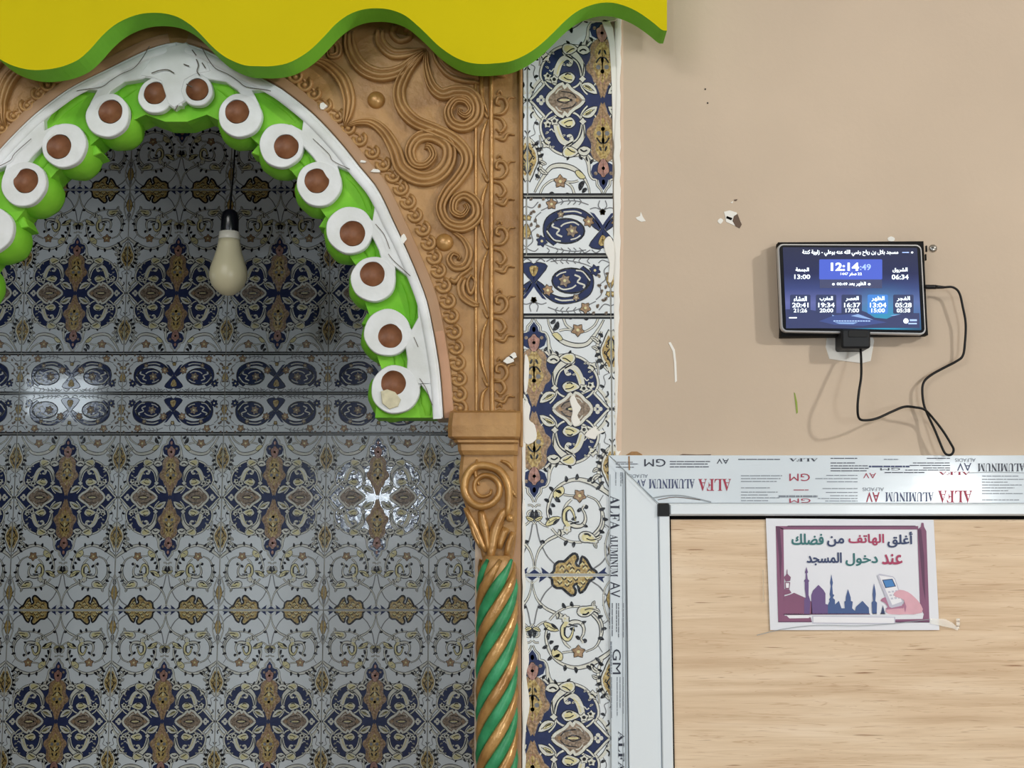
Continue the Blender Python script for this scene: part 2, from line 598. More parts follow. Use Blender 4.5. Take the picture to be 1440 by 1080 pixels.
def wood():
    """pale laminate: staves, long grain, short dark flecks"""
    m = bpy.data.materials.new('wood_laminate')
    m.use_nodes = True
    nt = m.node_tree
    b = nt.nodes['Principled BSDF']
    b.inputs['Roughness'].default_value = 0.45
    b.inputs['Specular IOR Level'].default_value = 0.3
    tc = nt.nodes.new('ShaderNodeTexCoord')

    def noise(sc, scale, detail, dist=0.0):
        mp = nt.nodes.new('ShaderNodeMapping'); mp.inputs['Scale'].default_value = sc
        nt.links.new(tc.outputs['Object'], mp.inputs[0])
        n = nt.nodes.new('ShaderNodeTexNoise'); n.inputs['Scale'].default_value = scale
        n.inputs['Detail'].default_value = detail; n.inputs['Distortion'].default_value = dist
        nt.links.new(mp.outputs[0], n.inputs['Vector'])
        return n.outputs['Fac']

    def ramp(src, stops):
        r = nt.nodes.new('ShaderNodeValToRGB')
        e = r.color_ramp.elements
        e[0].position, e[0].color = stops[0]; e[1].position, e[1].color = stops[-1]
        for p_, c_ in stops[1:-1]:
            x = e.new(p_); x.color = c_
        nt.links.new(src, r.inputs[0])
        return r.outputs[0]

    def mix(a, b_, fac, mode='MIX'):
        x = nt.nodes.new('ShaderNodeMix'); x.data_type = 'RGBA'; x.blend_type = mode
        for k, v in (('A', a), ('B', b_), ('Factor', fac)):
            if isinstance(v, (tuple, float, int)): x.inputs[k].default_value = v
            else: nt.links.new(v, x.inputs[k])
        return x.outputs['Result']
    base = ramp(noise((1.5, 1, 24), 2.6, 10, .5), [(.3, RGB(214, 186, 154)), (.48, RGB(228, 203, 172)), (.6, RGB(234, 211, 182)), (.78, RGB(241, 221, 196))])
    fine = ramp(noise((9, 1, 190), 2.0, 4), [(.3, (.95, .94, .92, 1)), (.6, (1, 1, 1, 1))])
    streak = ramp(noise((7, 1, 150), 1.7, 2, .3), [(.66, (0, 0, 0, 1)), (.74, (1, 1, 1, 1))])
    long_ = ramp(noise((1.6, 1, 46), 2.0, 3, 1.6), [(.485, (0, 0, 0, 1)), (.5, (.5, .5, .5, 1)), (.515, (0, 0, 0, 1))])
    br = nt.nodes.new('ShaderNodeTexBrick')
    mp = nt.nodes.new('ShaderNodeMapping'); mp.inputs['Rotation'].default_value = (pi / 2, 0, 0)
    nt.links.new(tc.outputs['Object'], mp.inputs[0]); nt.links.new(mp.outputs[0], br.inputs['Vector'])
    br.inputs['Color1'].default_value = (.93, .9, .87, 1); br.inputs['Color2'].default_value = (1, 1, 1, 1)
    br.inputs['Mortar'].default_value = (.93, .9, .87, 1); br.inputs['Mortar Size'].default_value = 0.0003
    br.inputs['Scale'].default_value = 1.0; br.inputs['Brick Width'].default_value = 0.85; br.inputs['Row Height'].default_value = 0.083
    c = mix(base, fine, 1.0, 'MULTIPLY')
    c = mix(c, br.outputs['Color'], 1.0, 'MULTIPLY')
    c = mix(c, RGB(186, 146, 108), long_)
    c = mix(c, RGB(150, 108, 76), streak)
    nt.links.new(c, b.inputs['Base Color'])
    MATS['wood'] = m


wood()


def screen_sky():
    """the lit picture of the tablet: night blue above, teal and violet glow above a dark ridge"""
    m = bpy.data.materials.new('screen_sky')
    m.use_nodes = True
    nt = m.node_tree
    b = nt.nodes['Principled BSDF']
    b.inputs['Roughness'].default_value = 0.15
    tc = nt.nodes.new('ShaderNodeTexCoord')
    sp = nt.nodes.new('ShaderNodeSeparateXYZ')
    nt.links.new(tc.outputs['Generated'], sp.inputs[0])
    r = nt.nodes.new('ShaderNodeValToRGB')
    e = r.color_ramp.elements
    e[0].position = 0.0; e[0].color = RGB(40, 50, 92)
    e[1].position = 1.0; e[1].color = RGB(44, 50, 78)
    for p, c in ((0.2, (96, 108, 172)), (0.33, (112, 120, 184)), (0.5, (66, 80, 138)), (0.68, (42, 50, 92))):
        x = e.new(p); x.color = RGB(*c)
    nt.links.new(sp.outputs['Z'], r.inputs[0])
    # teal glow to the right of the middle
    mx = nt.nodes.new('ShaderNodeMix'); mx.data_type = 'RGBA'
    mx.inputs['B'].default_value = RGB(60, 176, 216)
    g = nt.nodes.new('ShaderNodeValToRGB')
    g.color_ramp.interpolation = 'EASE'
    g.color_ramp.elements[0].position = 0.42; g.color_ramp.elements[0].color = (0, 0, 0, 1)
    g.color_ramp.elements[1].position = 0.72; g.color_ramp.elements[1].color = (1, 1, 1, 1)
    k = g.color_ramp.elements.new(1.0); k.color = (0.25, 0.25, 0.25, 1)
    nt.links.new(sp.outputs['X'], g.inputs[0])
    g2 = nt.nodes.new('ShaderNodeValToRGB')
    g2.color_ramp.interpolation = 'EASE'
    g2.color_ramp.elements[0].position = 0.1; g2.color_ramp.elements[0].color = (0.9, 0.9, 0.9, 1)
    g2.color_ramp.elements[1].position = 0.62; g2.color_ramp.elements[1].color = (0, 0, 0, 1)
    nt.links.new(sp.outputs['Z'], g2.inputs[0])
    mm = nt.nodes.new('ShaderNodeMath'); mm.operation = 'MULTIPLY'
    nt.links.new(g.outputs[0], mm.inputs[0]); nt.links.new(g2.outputs[0], mm.inputs[1])
    nt.links.new(mm.outputs[0], mx.inputs['Factor']); nt.links.new(r.outputs[0], mx.inputs['A'])
    b.inputs['Base Color'].default_value = (0.01, 0.01, 0.02, 1)
    nt.links.new(mx.outputs['Result'], b.inputs['Emission Color'])
    b.inputs['Emission Strength'].default_value = 0.85
    MATS['s_sky'] = m


screen_sky()


# ------------------------------------------------------------------ the shell
XL_OP, XR_OP = 2 * AX - W(668, 800).x, W(668, 800).x
ZS = W(600, 612).z
# outer edge of the white arch rim, right half, from the crown down (pixels)
RIM_OUT = [(243, 60), (262, 62), (287, 70), (320, 86), (343, 98), (371, 112), (396, 126), (421, 145), (440, 161), (460, 181), (484, 208),
           (506, 236), (527, 261), (540, 284), (551, 308), (566, 340), (578, 367), (590, 396), (600, 424), (607, 456),
           (613, 489), (618, 522), (621, 556), (623, 588)]


def wpx(pts, y=D, mir=False, snap=False):
    r = []
    for a, b in pts:
        p = W(a, b, y)
        if snap and a < 246: p.x = AX
        r.append(((2 * AX - p.x) if mir else p.x, p.z))
    return r


def inset_arch(off):
    return [(x - off * (0.4 + 0.6 * min(1, (x - 243) / 200)) if x > 250 else x, y + off * max(0.0, 1 - (x - 243) / 420)) for x, y in RIM_OUT]


ar = wpx(inset_arch(9))
hole = [(2 * AX - x, z) for x, z in ar[1:]][::-1] + ar          # left spring .. crown .. right spring
hx = hole[-1][0]
ol = [(-3.6, 0), (XL_OP, 0), (XL_OP, hole[0][1])] + hole + [(XR_OP, hole[-1][1]), (XR_OP, 0), (3.6, 0), (3.6, 3.2), (-3.6, 3.2)]
mb = MB()
extrude(mb, ol, D, D + 0.066, 'plaster')
wall_front = tag(mb.build('wall_front', org=(0, D, 0)), kind='structure')
mb = MB(); box(mb, -3.6, 3.6, -4.4, DN + 0.3, -0.05, 0, 'floor_red')
tag(mb.build('floor', org=(0, 0, -0.05)), kind='structure')
mb = MB(); box(mb, -3.6, 3.6, -4.4, DN + 0.3, 3.2, 3.26, 'room_white')
tag(mb.build('ceiling', org=(0, 0, 3.2)), kind='structure')
mb = MB(); box(mb, -3.66, -3.6, -4.4, DN + 0.3, 0, 3.2, 'plaster')
tag(mb.build('wall_left'), kind='structure')
mb = MB(); box(mb, 3.6, 3.66, -4.4, DN + 0.3, 0, 3.2, 'plaster')
tag(mb.build('wall_right'), kind='structure')
NXL, NXR = -1.55, 0.06
mb = MB(); box(mb, NXL - 0.05, NXR + 0.05, DN + 0.0022, DN + 0.08, 0, 3.19, 'grout')
wall_back = tag(mb.build('wall_back', org=(0, DN + 0.08, 0)), kind='structure')
mb = MB(); box(mb, NXL - 0.06, NXL, D + 0.067, DN + 0.0018, 0, 2.9, 'tile_side')
tag(mb.build('wall_niche_left'), kind='structure')
mb = MB(); box(mb, NXR, NXR + 0.06, D + 0.067, DN + 0.0018, 0, 2.9, 'tile_side')
tag(mb.build('wall_niche_right'), kind='structure')
mb = MB(); box(mb, NXL - 0.06, NXR + 0.06, D + 0.067, DN + 0.0018, 2.9, 2.95, 'tile_side')
tag(mb.build('ceiling_niche'), kind='structure')

# ------------------------------------------------------------------ patterned tiles
TW = 218.0          # tile width in drawing units, axis at 0
TH = 362.0
BH = 82.0           # border tile height


class Draw:
    def __init__(s):
        s.mb = MB()
        s.g = 0.0

    def pt(s, x, y, z):
        return (x, -z, -y)

    def fill(s, pts, m, z, n=0):
        q = crom(pts, n, True) if n else pts
        for sg in (1, -1):
            s.mb.add([s.pt(sg * x, y, z) for x, y in q], tess(q), m)

    def line(s, pts, w, m, z, n=5, closed=False):
        q = crom(pts, n, closed)
        if closed: q = q + [q[0]]
        L = len(q)
        ws = [w] * L if not isinstance(w, (list, tuple)) else [w[min(int(i / (L - 1) * (len(w) - 1)), len(w) - 2)] * (1 - (i / (L - 1) * (len(w) - 1) - min(int(i / (L - 1) * (len(w) - 1)), len(w) - 2))) + w[min(int(i / (L - 1) * (len(w) - 1)), len(w) - 2) + 1] * (i / (L - 1) * (len(w) - 1) - min(int(i / (L - 1) * (len(w) - 1)), len(w) - 2)) for i in range(L)]
        for sg in (1, -1):
            v = []
            for i in range(L):
                a = q[max(0, i - 1)]; b = q[min(L - 1, i + 1)]
                dx, dy = b[0] - a[0], b[1] - a[1]
                l = sqrt(dx * dx + dy * dy) or 1e-9
                h = ws[i] / 2
                for e in (1, -1):
                    v.append(s.pt(sg * (q[i][0] - dy / l * h * e), q[i][1] + dx / l * h * e, z))
            s.mb.add(v, [(2 * i, 2 * i + 1, 2 * i + 3, 2 * i + 2) for i in range(L - 1)], m)

    def vine(s, pts, w=3.2, n=5, core='t_cream', ink='t_ink', z=1.0, closed=False, ow=1.5):
        wi = w if not isinstance(w, (list, tuple)) else list(w)
        wo = (wi + ow) if not isinstance(wi, list) else [a + ow for a in wi]
        s.line(pts, wo, ink, z, n, closed)
        s.line(pts, wi, core, z + .35, n, closed)

    def blob(s, pts, m, z=1.6, n=3, o=1.6, ink='t_ink', rim=None):
        q = crom(pts, n, True)
        s.line(q, o * 2, ink, z - .3, 1, True)
        if rim:
            s.fill(q, rim, z)
            cx = sum(p[0] for p in q) / len(q); cy = sum(p[1] for p in q) / len(q)
            s.fill([(cx + (x - cx) * .74, cy + (y - cy) * .74) for x, y in q], m, z + .25)
        else:
            s.fill(q, m, z)

    def dot(s, x, y, r, m, z=2.2, ry=None, k=8, rot=0):
        ry = ry or r
        s.fill([(x + r * cos(2 * pi * i / k) * cos(rot) - ry * sin(2 * pi * i / k) * sin(rot), y + r * cos(2 * pi * i / k) * sin(rot) + ry * sin(2 * pi * i / k) * cos(rot)) for i in range(k)], m, z)

    def flower(s, x, y, r, m, z=1.8, k=5, c='t_yellow', a0=0.3):
        q = []
        for i in range(k * 2):
            rr = r if i % 2 == 0 else r * .62
            a = a0 + pi * i / k
            q.append((x + rr * cos(a), y + rr * sin(a)))
        s.blob(q, m, z, 2, 0.9)
        s.dot(x, y, r * .25, c, z + .4, k=6)

    def leaf(s, x0, y0, x1, y1, w, m='t_cream', z=1.7, o=1.0, bend=0.2):
        dx, dy = x1 - x0, y1 - y0
        l = sqrt(dx * dx + dy * dy)
        nx, ny = -dy / l, dx / l
        def P(t, u): return (x0 + dx * t + nx * (u * w + bend * l * 4 * t * (1 - t) * .5), y0 + dy * t + ny * (u * w + bend * l * 4 * t * (1 - t) * .5))
        s.blob([P(0, 0), P(.25, .42), P(.6, .45), P(1, 0), P(.6, -.4), P(.25, -.35)], m, z, 2, o)
        s.line([P(.2, 0), P(.5, .05), P(.8, 0)], 1.0, 't_ink', z + .4, 2)


def mirror_c(pts, c):
    return pts + [(x, 2 * c - y) for x, y in pts[::-1]]


def draw_big():
    d = Draw()
    C = 132.0
    V = lambda *a, **k: d.vine(*a, **k)
    # ghost stems on the white ground
    d.line([(2.6, 292), (5.8, 309), (9.7, 320.6), (17.5, 336), (27.9, 347)], 2.0, 't_grey', .5)
    d.line([(0.6, 354), (2, 341), (7, 327), (17.5, 315.4), (31.8, 307.7)], [2, 3, 4.5, 5.5], 't_ink', .6)
    d.line([(0.6, 354), (2, 341), (7, 327), (17.5, 315.4), (31.8, 307.7)], [.6, 1.6, 2.6, 3], 't_cream', .9)
    d.line([(82, 353), (93, 345), (102, 333), (109, 326)], 2.2, 't_grey', .5)
    d.line([(97, 318), (104, 332), (108, 350)], 2.0, 't_grey', .5)
    V([(109, 290), (102, 305), (98, 322), (100, 342), (109, 356)], 1.2, ink='t_grey')
    d.blob([(109, 312), (104, 320), (103, 332), (109, 341)], 't_gold', 1.5, 2, .8)
    d.line([(109, 298), (106, 306), (109, 312)], 1.6, 't_ink', 1.6)
    d.line([(99, 297), (95, 291), (99, 284)], 1.2, 't_grey', .6); d.line([(109, 302), (100, 294), (95, 293)], 1.5, 't_grey', .6)
    # navy cartouche
    up = [(8, 52), (14, 49), (24, 57), (38, 56), (54, 56), (70, 62), (81, 73), (88, 85), (90, 97), (87, 106), (84, 109), (92, 118), (100, 127)]
    full = [(0, 50)] + up + [(106, C)] + [(x, 2 * C - y) for x, y in up[::-1]] + [(0, 2 * C - 50)]
    d.fill(full, 't_navy', .3)
    ob = crom(up + [(106, C)], 4)
    for pts in (ob, [(x, 2 * C - y) for x, y in ob]):
        d.line(pts, 4.6, 't_ink', .5, 1); d.line(pts, 2.8, 't_cream', .9, 1)
    for sgn in (1, -1):
        def T(p): return [(x, y if sgn == 1 else 2 * C - y) for x, y in p]
        def t1(x, y): return (x, y if sgn == 1 else 2 * C - y)
        # knot, swoosh with leaf, circle
        V(T([(29, 103), (27.5, 90), (31, 78), (40, 68), (52, 62), (58, 59)]), [3, 4, 6, 8, 6, 2])
        V(T([(30, 104), (33, 88), (38, 78), (48, 72), (56, 67), (57, 60)]), [1.5, 1.8, 2, 2, 1.5])
        d.blob(T([(36, 60), (45, 54), (55, 54), (58, 60), (54, 67), (45, 67)]), 't_yellow', 1.8, 2, 1.2, rim='t_cream')
        d.blob(T([(18, 64), (24, 56), (33, 57), (36, 63), (28, 68)]), 't_cream', 1.8, 2, 1.2)
        d.line(T([(23, 63), (28, 61), (33, 64)]), 2.2, 't_ink', 2.3, 3)
        d.line(T([(40, 60), (45, 61), (52, 66)]), 1.6, 't_ink', 2.3, 3)
        V(T([(29, 100), (27, 86), (27, 80)]), 1.5)
        d.flower(*t1(29, 102.5), 5, 't_cream', 1.9, 4, 't_cream', 0.0)
        V(T([(30, 104), (37, 112), (48, 116), (60, 114), (72, 108), (82, 104)]), [2, 2.4, 3, 3, 2.4])
        V(T([(84, 106), (78, 113), (70, 118), (64, 119)]), 2.2)
        V(T([(31, 104), (31, 112), (27, 119), (22, 124)]), 2)
        # S leaf
        V(T([(68, 101), (65, 88), (59, 76), (50, 72), (45, 77), (47, 83), (52, 82)]), [8, 9, 8, 6.5, 5, 4, 3])
        d.line(T([(66, 96), (62, 84), (56, 77)]), 2.0, 't_yellow', 1.9, 4)
        d.blob(T([(40, 100), (46, 94), (56, 95), (64, 101), (56, 106), (46, 108)]), 't_yellow', 1.9, 3, 1.3, rim='t_cream')
        d.line(T([(44, 104), (51, 103), (56, 100)]), 1.5, 't_ink', 2.4, 3)
        d.line(T([(46, 96), (51, 95), (54, 97)]), 2.0, 't_ink', 2.4, 3)
        d.flower(*t1(70, 103), 6.5, 't_cream', 1.8, 5)
        d.flower(*t1(80, 99), 6, 't_cream', 1.8, 5)
        d.dot(*t1(70, 103), 2.6, 't_ink', 2.7); d.dot(*t1(79, 98), 2.2, 't_ink', 2.7)
        d.line(T([(66, 93), (70, 88), (74, 92), (77, 90)]), 1.6, 't_cream', 1.6, 3)
        d.flower(*t1(82, 72), 7, 't_cream', 1.8, 5); d.line(T([(79, 70), (83, 72), (86, 76)]), 1.8, 't_ink', 2.5, 3)
        V(T([(88, 62), (90, 74), (91, 84)]), 1.2)
        # leaf near axis
        d.leaf(*t1(30, 110), *t1(8, 123), 13 * sgn, 't_cream', 1.8, 1.2, .12 * sgn)
        d.leaf(*t1(28, 112), *t1(15, 119), 5 * sgn, 't_yellow', 2.2, .7, .12 * sgn)
        V(T([(15, 117), (11, 110), (8, 106)]), 1.6)
        # big palmette
        d.blob(T([(0, 45), (6, 47), (13, 52), (17, 60), (16, 69), (18, 77), (23, 85), (21, 92), (15, 97), (12, 106), (7, 112), (4, 121), (0, 125)]), 't_brown', 1.6, 2, 1.2, ink='t_taupe')
        d.blob(T([(0, 52), (7, 56), (11, 64), (9, 74), (14, 84), (10, 94), (0, 108)]), 't_gold', 1.95, 2, .7, ink='t_taupe')
        d.dot(*t1(4, 65), 1.6, 't_ink', 2.6, 4, rot=-.4 * sgn); d.line(T([(1, 72), (5, 74), (9, 80)]), 2.2, 't_ink', 2.6, 3)
        d.dot(*t1(6, 86), 3.4, 't_grey', 2.5); d.dot(*t1(0, 92), 3, 't_grey', 2.5); d.dot(*t1(0, 76), 2.2, 't_yellow', 2.8, 4.5)
        d.line(T([(1, 96), (4, 102), (2, 110)]), 1.2, 't_pink', 2.4, 3)
        d.line(T([(13, 58), (13, 66), (18, 78), (18, 87)]), 1.2, 't_taupe', 2.2, 3)
        # pink palmette and crown
        V(T([(1, 2), (4, 9), (9, 15), (10, 22), (16, 24), (20, 31), (21, 42), (24, 52), (32, 56)]), [1.2, 1.5, 2, 2, 2, 2.5, 4, 6, 3])
        d.fill(T([(0, 8), (5, 15), (7, 22), (15, 25), (18, 33), (15, 42), (8, 46), (0, 46)]), 't_navy', 1.5)
        d.blob(T([(0, 26), (4, 30), (8, 33), (7, 42), (4, 48), (0, 50)]), 't_pink', 1.9, 2, 1.0)
        d.dot(*t1(0, 38), 2.4, 't_brown', 2.4); d.dot(*t1(11, 31), 2.6, 't_taupe', 2.0)
        d.dot(*t1(0, 19), 2.5, 't_pink', 1.9, 4)
        V(T([(6, 50), (10, 58), (18, 63)]), 1.8)
        # joint side leaf
        d.blob(T([(109, 22), (103, 26), (99, 36), (94, 48), (96, 62), (103, 74), (109, 80)]), 't_gold', 1.6, 2, 1.5, rim='t_cream')
        for a, b in ((104, 40), (101, 50), (105, 58), (102, 66), (106, 34)):
            d.line([t1(a, b), t1(a - 2, b + 3), t1(a + 1, b + 5)], 1.6, 't_ink', 2.4, 2)
        for a, b, c, e in ((97, 30, 91, 25), (95, 38, 88, 36), (94, 46, 86, 47), (94, 54, 86, 58), (96, 62, 88, 67), (99, 70, 93, 76)):
            d.leaf(*t1(a, b), *t1(c, e), 4.5, 't_ink', 1.65, .6)
        d.line(T([(109, 30), (105, 38), (107, 46), (102, 54), (106, 62), (109, 70)]), 1.8, 't_ink', 2.45, 4)
        d.line(T([(109, 34), (107, 42), (109, 50)]), 1.8, 't_yellow', 2.6, 4)
        for a, b in ((70, 68), (76, 80), (44, 82), (78, 88), (54, 84)):
            d.leaf(*t1(a, b), *t1(a + 5, b - 3), 3, 't_cream', 1.5, .5)
        for a, b, c, e in ((34, 57, 30, 50), (48, 55, 52, 49), (14, 50, 18, 44), (24, 55, 22, 47), (92, 66, 98, 62), (93, 98, 99, 101)):
            d.leaf(*t1(a, b), *t1(c, e), 3.5, 't_ink', 1.5, .5)
        V(T([(96, 22), (91, 34), (90, 50), (95, 66), (104, 78)]), [2, 3.5, 4.5, 3, 1.5])
        d.line(T([(109, 80), (108, 86), (105, 90)]), 1.6, 't_ink', 1.6)
        d.leaf(*t1(92, 40), *t1(80, 30), 6, 't_cream', 1.8); d.leaf(*t1(90, 48), *t1(82, 44), 5, 't_cream', 1.8)
        d.line(T([(94, 108), (100, 96), (98, 86), (104, 82)]), 1.3, 't_grey', .7)
        d.line(T([(90, 104), (98, 112), (105, 124)]), 5.5, 't_cream', 1.0); d.line(T([(88, 104), (96, 113), (104, 128)]), 1.0, 't_ink', 1.5)
        d.line(T([(100, 116), (104, 112), (103, 107)]), 2.2, 't_ink', 1.6); d.dot(*t1(101, 121), 1.8, 't_grey', 1.5)
    d.dot(107.2, C, 2.2, 't_ink', 1.2)
    # lobed diamond
    q = [(27, 0), (34, -8), (41, -12), (47, -17), (51, -22), (55, -17), (58, -23), (66, -19), (71, -13), (77, -8), (81, 0)]
    dq = [(x, C + y) for x, y in q] + [(x, C - y) for x, y in q[1:-1][::-1]]
    d.line(crom(dq, 2, True), 6.4, 't_ink', 1.9, 1, True); d.line(crom(dq, 2, True), 4.0, 't_cream', 2.2, 1, True)
    d.fill(crom(dq, 2, True), 't_taupe', 2.0)
    for sg in (1, -1):
        d.line([(37, C - sg * 1), (42, C - sg * 8), (50, C - sg * 11), (60, C - sg * 12)], 1.5, 't_ink', 2.5, 4)
        d.line([(46, C), (54, C - sg * 4), (63, C - sg * 2), (66, C)], 1.6, 't_ink', 2.5, 4)
        d.line([(68, C - sg * 9), (64, C - sg * 14), (59, C - sg * 16)], 1.3, 't_cream', 2.5, 3)
    d.line([(48, C), (62, C)], 2.2, 't_yellow', 2.8, 2); d.dot(46, C, 2, 't_ink', 2.9)
    d.dot(37, C, 3.2, 't_brown', 2.7)
    for a, b in ((86, 0), (89, -4), (89, 4), (93, 0)):
        d.dot(a, C + b, 3.2, 't_cream', 1.9)
    d.dot(89, C, 1.6, 't_navy', 2.5)
    # upper part scroll (cut by the tile edge)
    d.line([(19.5, 1), (22, 14), (31, 29), (44, 38), (60, 42), (74, 40), (83, 31), (93, 16), (99, 5)], [3, 3, 6, 8, 8, 7, 6, 4, 3], 't_ink', .6)
    d.line([(19.5, 1), (22, 14), (31, 29), (44, 38), (60, 42), (74, 40), (83, 31), (93, 16), (99, 5)], [1.5, 1.5, 3.5, 5.5, 5, 4.5, 4, 2.5, 1], 't_cream', .9)
    V([(92, 1), (86, 13), (75, 21), (68, 22)], 2.0)
    V([(41.5, 2), (46, 13), (56, 20)], 2.4)
    V([(36, 21), (45, 19), (55, 20)], 2.0)
    d.flower(62, 20, 9.5, 't_brown', 1.7, 5)
    d.blob([(26, 26), (33, 24), (40, 32), (36, 35)], 't_yellow', 1.8, 2, 1.0)
    d.leaf(28, 20, 34, 8, 6, 't_ink', 1.7); d.leaf(24, 10, 30, 5, 4, 't_ink', 1.7)
    d.line([(70, 1), (74, 5), (78, 2)], 2.6, 't_ink', 1.7); d.line([(46, 1), (52, 4), (56, 1)], 1.6, 't_ink', 1.7)
    # lower scroll
    p = [(24, 291), (19, 280), (19.5, 267), (25, 251), (35.6, 239), (48.6, 232.5), (62, 230.5), (77, 234), (90, 241), (103, 250), (108, 256)]
    d.line(p, [3, 4, 5, 5, 5, 6, 7, 8, 7, 4], 't_ink', 1.0); d.line(p, [1.2, 2, 3, 3, 3, 4, 4.5, 5, 4.5, 1.5], 't_cream', 1.3)
    d.line([(63, 233), (78, 238), (90, 245)], 1.4, 't_grey', 1.6)
    V([(40.8, 251.5), (50, 253), (57, 253)], 1.8)
    d.flower(63, 253, 9.5, 't_brown', 1.9, 5)
    p = [(73, 253), (85, 258.5), (91.4, 267.5), (94.8, 280), (93.5, 294), (86, 305), (78, 309)]
    d.line(p, [3, 3.2, 4, 6, 8, 9, 5], 't_ink', 1.0); d.line(p, [1.2, 1.4, 2, 3.6, 5.4, 6.2, 3], 't_cream', 1.3); d.line(p[3:], 1.6, 't_grey', 1.6)
    d.blob([(62, 308), (68, 303), (77, 304), (84, 310), (88, 317), (82, 318), (74, 317), (65, 316)], 't_yellow', 1.8, 2, 1.3, rim='t_cream')
    d.line([(69, 306), (74, 306), (78, 309)], 2.4, 't_ink', 2.4, 3); d.line([(72, 312), (78, 314), (86, 313)], 1.5, 't_ink', 2.4, 3)
    d.leaf(84, 313, 93, 308, 5, 't_cream', 1.9); d.leaf(84, 316, 86, 325, 4, 't_cream', 1.9)
    V([(66, 317), (55, 317), (46, 315), (38, 311), (30, 305), (24, 298)], 2.2)
    V([(5, 287), (12, 293), (20, 296)], 1.8)
    d.leaf(16, 294, 36, 283, 9, 't_yellow', 1.9, 1.2, -.15); d.leaf(26, 293, 35, 285, 4, 't_ink', 2.3, .4, -.1)
    d.leaf(38, 250, 29, 246, 5, 't_cream', 1.9)
    d.blob([(27, 249), (33, 243), (40, 241), (41, 249), (34, 255), (28, 256)], 't_yellow', 1.9, 2, 1.0)
    d.leaf(30, 254, 36, 262, 6, 't_ink', 2.0, .4); d.leaf(24, 264, 29, 268, 5, 't_ink', 2.0, .4); d.leaf(22, 270, 24, 280, 5, 't_ink', 2.0, .4)
    V([(39.5, 287), (40, 276), (45, 265), (52, 258)], [1.5, 2, 3, 2])
    p = [(46, 302), (48, 292), (57, 295), (66, 294), (70.6, 287), (70, 278), (66.7, 271.5), (70, 267)]
    d.line(p, [10, 9, 7.5, 6, 5, 4, 3.4, 4], 't_ink', 1.6); d.line(p, [7.5, 6, 4.5, 3.6, 2.8, 2, 1.6, 2], 't_cream', 1.9)
    d.dot(72, 268.5, 3.2, 't_ink', 2.2); d.dot(69, 266.5, 1.8, 't_cream', 2.5)
    p = [(48, 296), (42, 286), (43, 274), (49, 270), (54, 276), (57, 288)]
    d.line(p, [7, 8, 7, 6, 4, 2], 't_ink', 1.7); d.line(p, [5, 5, 4, 3.6, 2, .8], 't_yellow', 2.0); d.line([(44, 288), (44, 277), (48, 273)], 1.5, 't_ink', 2.4)
    d.line([(50, 292), (57, 290), (62, 289)], 2.2, 't_ink', 2.4, 3)
    d.flower(45, 300, 6, 't_cream', 2.1, 5); d.flower(37, 304, 5.5, 't_cream', 2.1, 5); d.line([(35, 300), (37, 304), (36, 309)], 1.8, 't_ink', 2.8, 3)
    for a, b, c, e in ((20, 262, 14, 258), (26, 247, 21, 241), (44, 234, 44, 226), (58, 231, 60, 223), (74, 233, 80, 227), (90, 272, 98, 270), (95, 284, 102, 286), (90, 300, 97, 304), (56, 317, 54, 324), (46, 315, 42, 322),
                       (22, 290, 16, 284), (14, 318, 8, 316), (60, 275, 64, 270), (52, 286, 58, 282), (66, 290, 74, 296), (86, 244, 92, 238), (80, 236, 84, 228)):
        d.leaf(a, b, c, e, 4, 't_ink' if (a + c) % 3 else 't_yellow', 1.75, .7)
    d.line([(96, 252), (90, 262)], 1.2, 't_grey', .6)
    # axis fleur
    V([(0, 278), (5, 274), (9, 277), (8, 283)], 2.0); d.leaf(1, 288, 2, 272, 6, 't_ink', 2.0, .3); d.leaf(1, 286, 11, 282, 5, 't_yellow', 2.1)
    V([(0, 292), (3, 287), (2, 280)], 1.6); V([(1, 269), (4, 266), (9, 266)], 1.4)
    # medallion cut by the tile edge
    md = [(21.4, 362), (27.2, 356), (28, 348.6), (33.7, 343.5), (40.8, 343.5), (46, 339), (53.2, 333), (58.5, 334), (60, 340), (57, 346), (61.5, 350), (64, 343), (66, 336.5), (72, 341), (75.2, 346.7), (79, 353), (85, 357), (86.5, 362)]
    d.fill(md, 't_gold', 1.7); d.line(md, 3.6, 't_ink', 2.0, 2)
    for x, y in ((38, 351), (48, 347), (52, 353), (60, 356), (70, 350), (44, 357), (76, 356), (66, 345)):
        d.line([(x - 3, y + 2), (x, y - 2), (x + 3, y + 1)], 1.5, 't_ink', 2.3, 2)
        d.line([(x - 3, y + 4), (x, y + 1), (x + 3, y + 4)], 1.6, 't_yellow', 2.3, 2)
    for x in (14, 94):
        sg = 1 if x > 50 else -1
        d.fill([(x - 4 * sg - 3 * sg, 362), (x - 3 * sg, 357), (x + 1 * sg, 354), (x + 5 * sg, 351), (x + 3 * sg, 357), (x + 7 * sg, 362)], 't_navy', 1.8)
    d.fill([(0, 354), (4, 357), (8, 360), (8, 362), (0, 362)], 't_navy', 1.8); d.line([(0, 350), (6, 354), (12, 362)], 1.2, 't_cream', 2.1)
    return d.mb


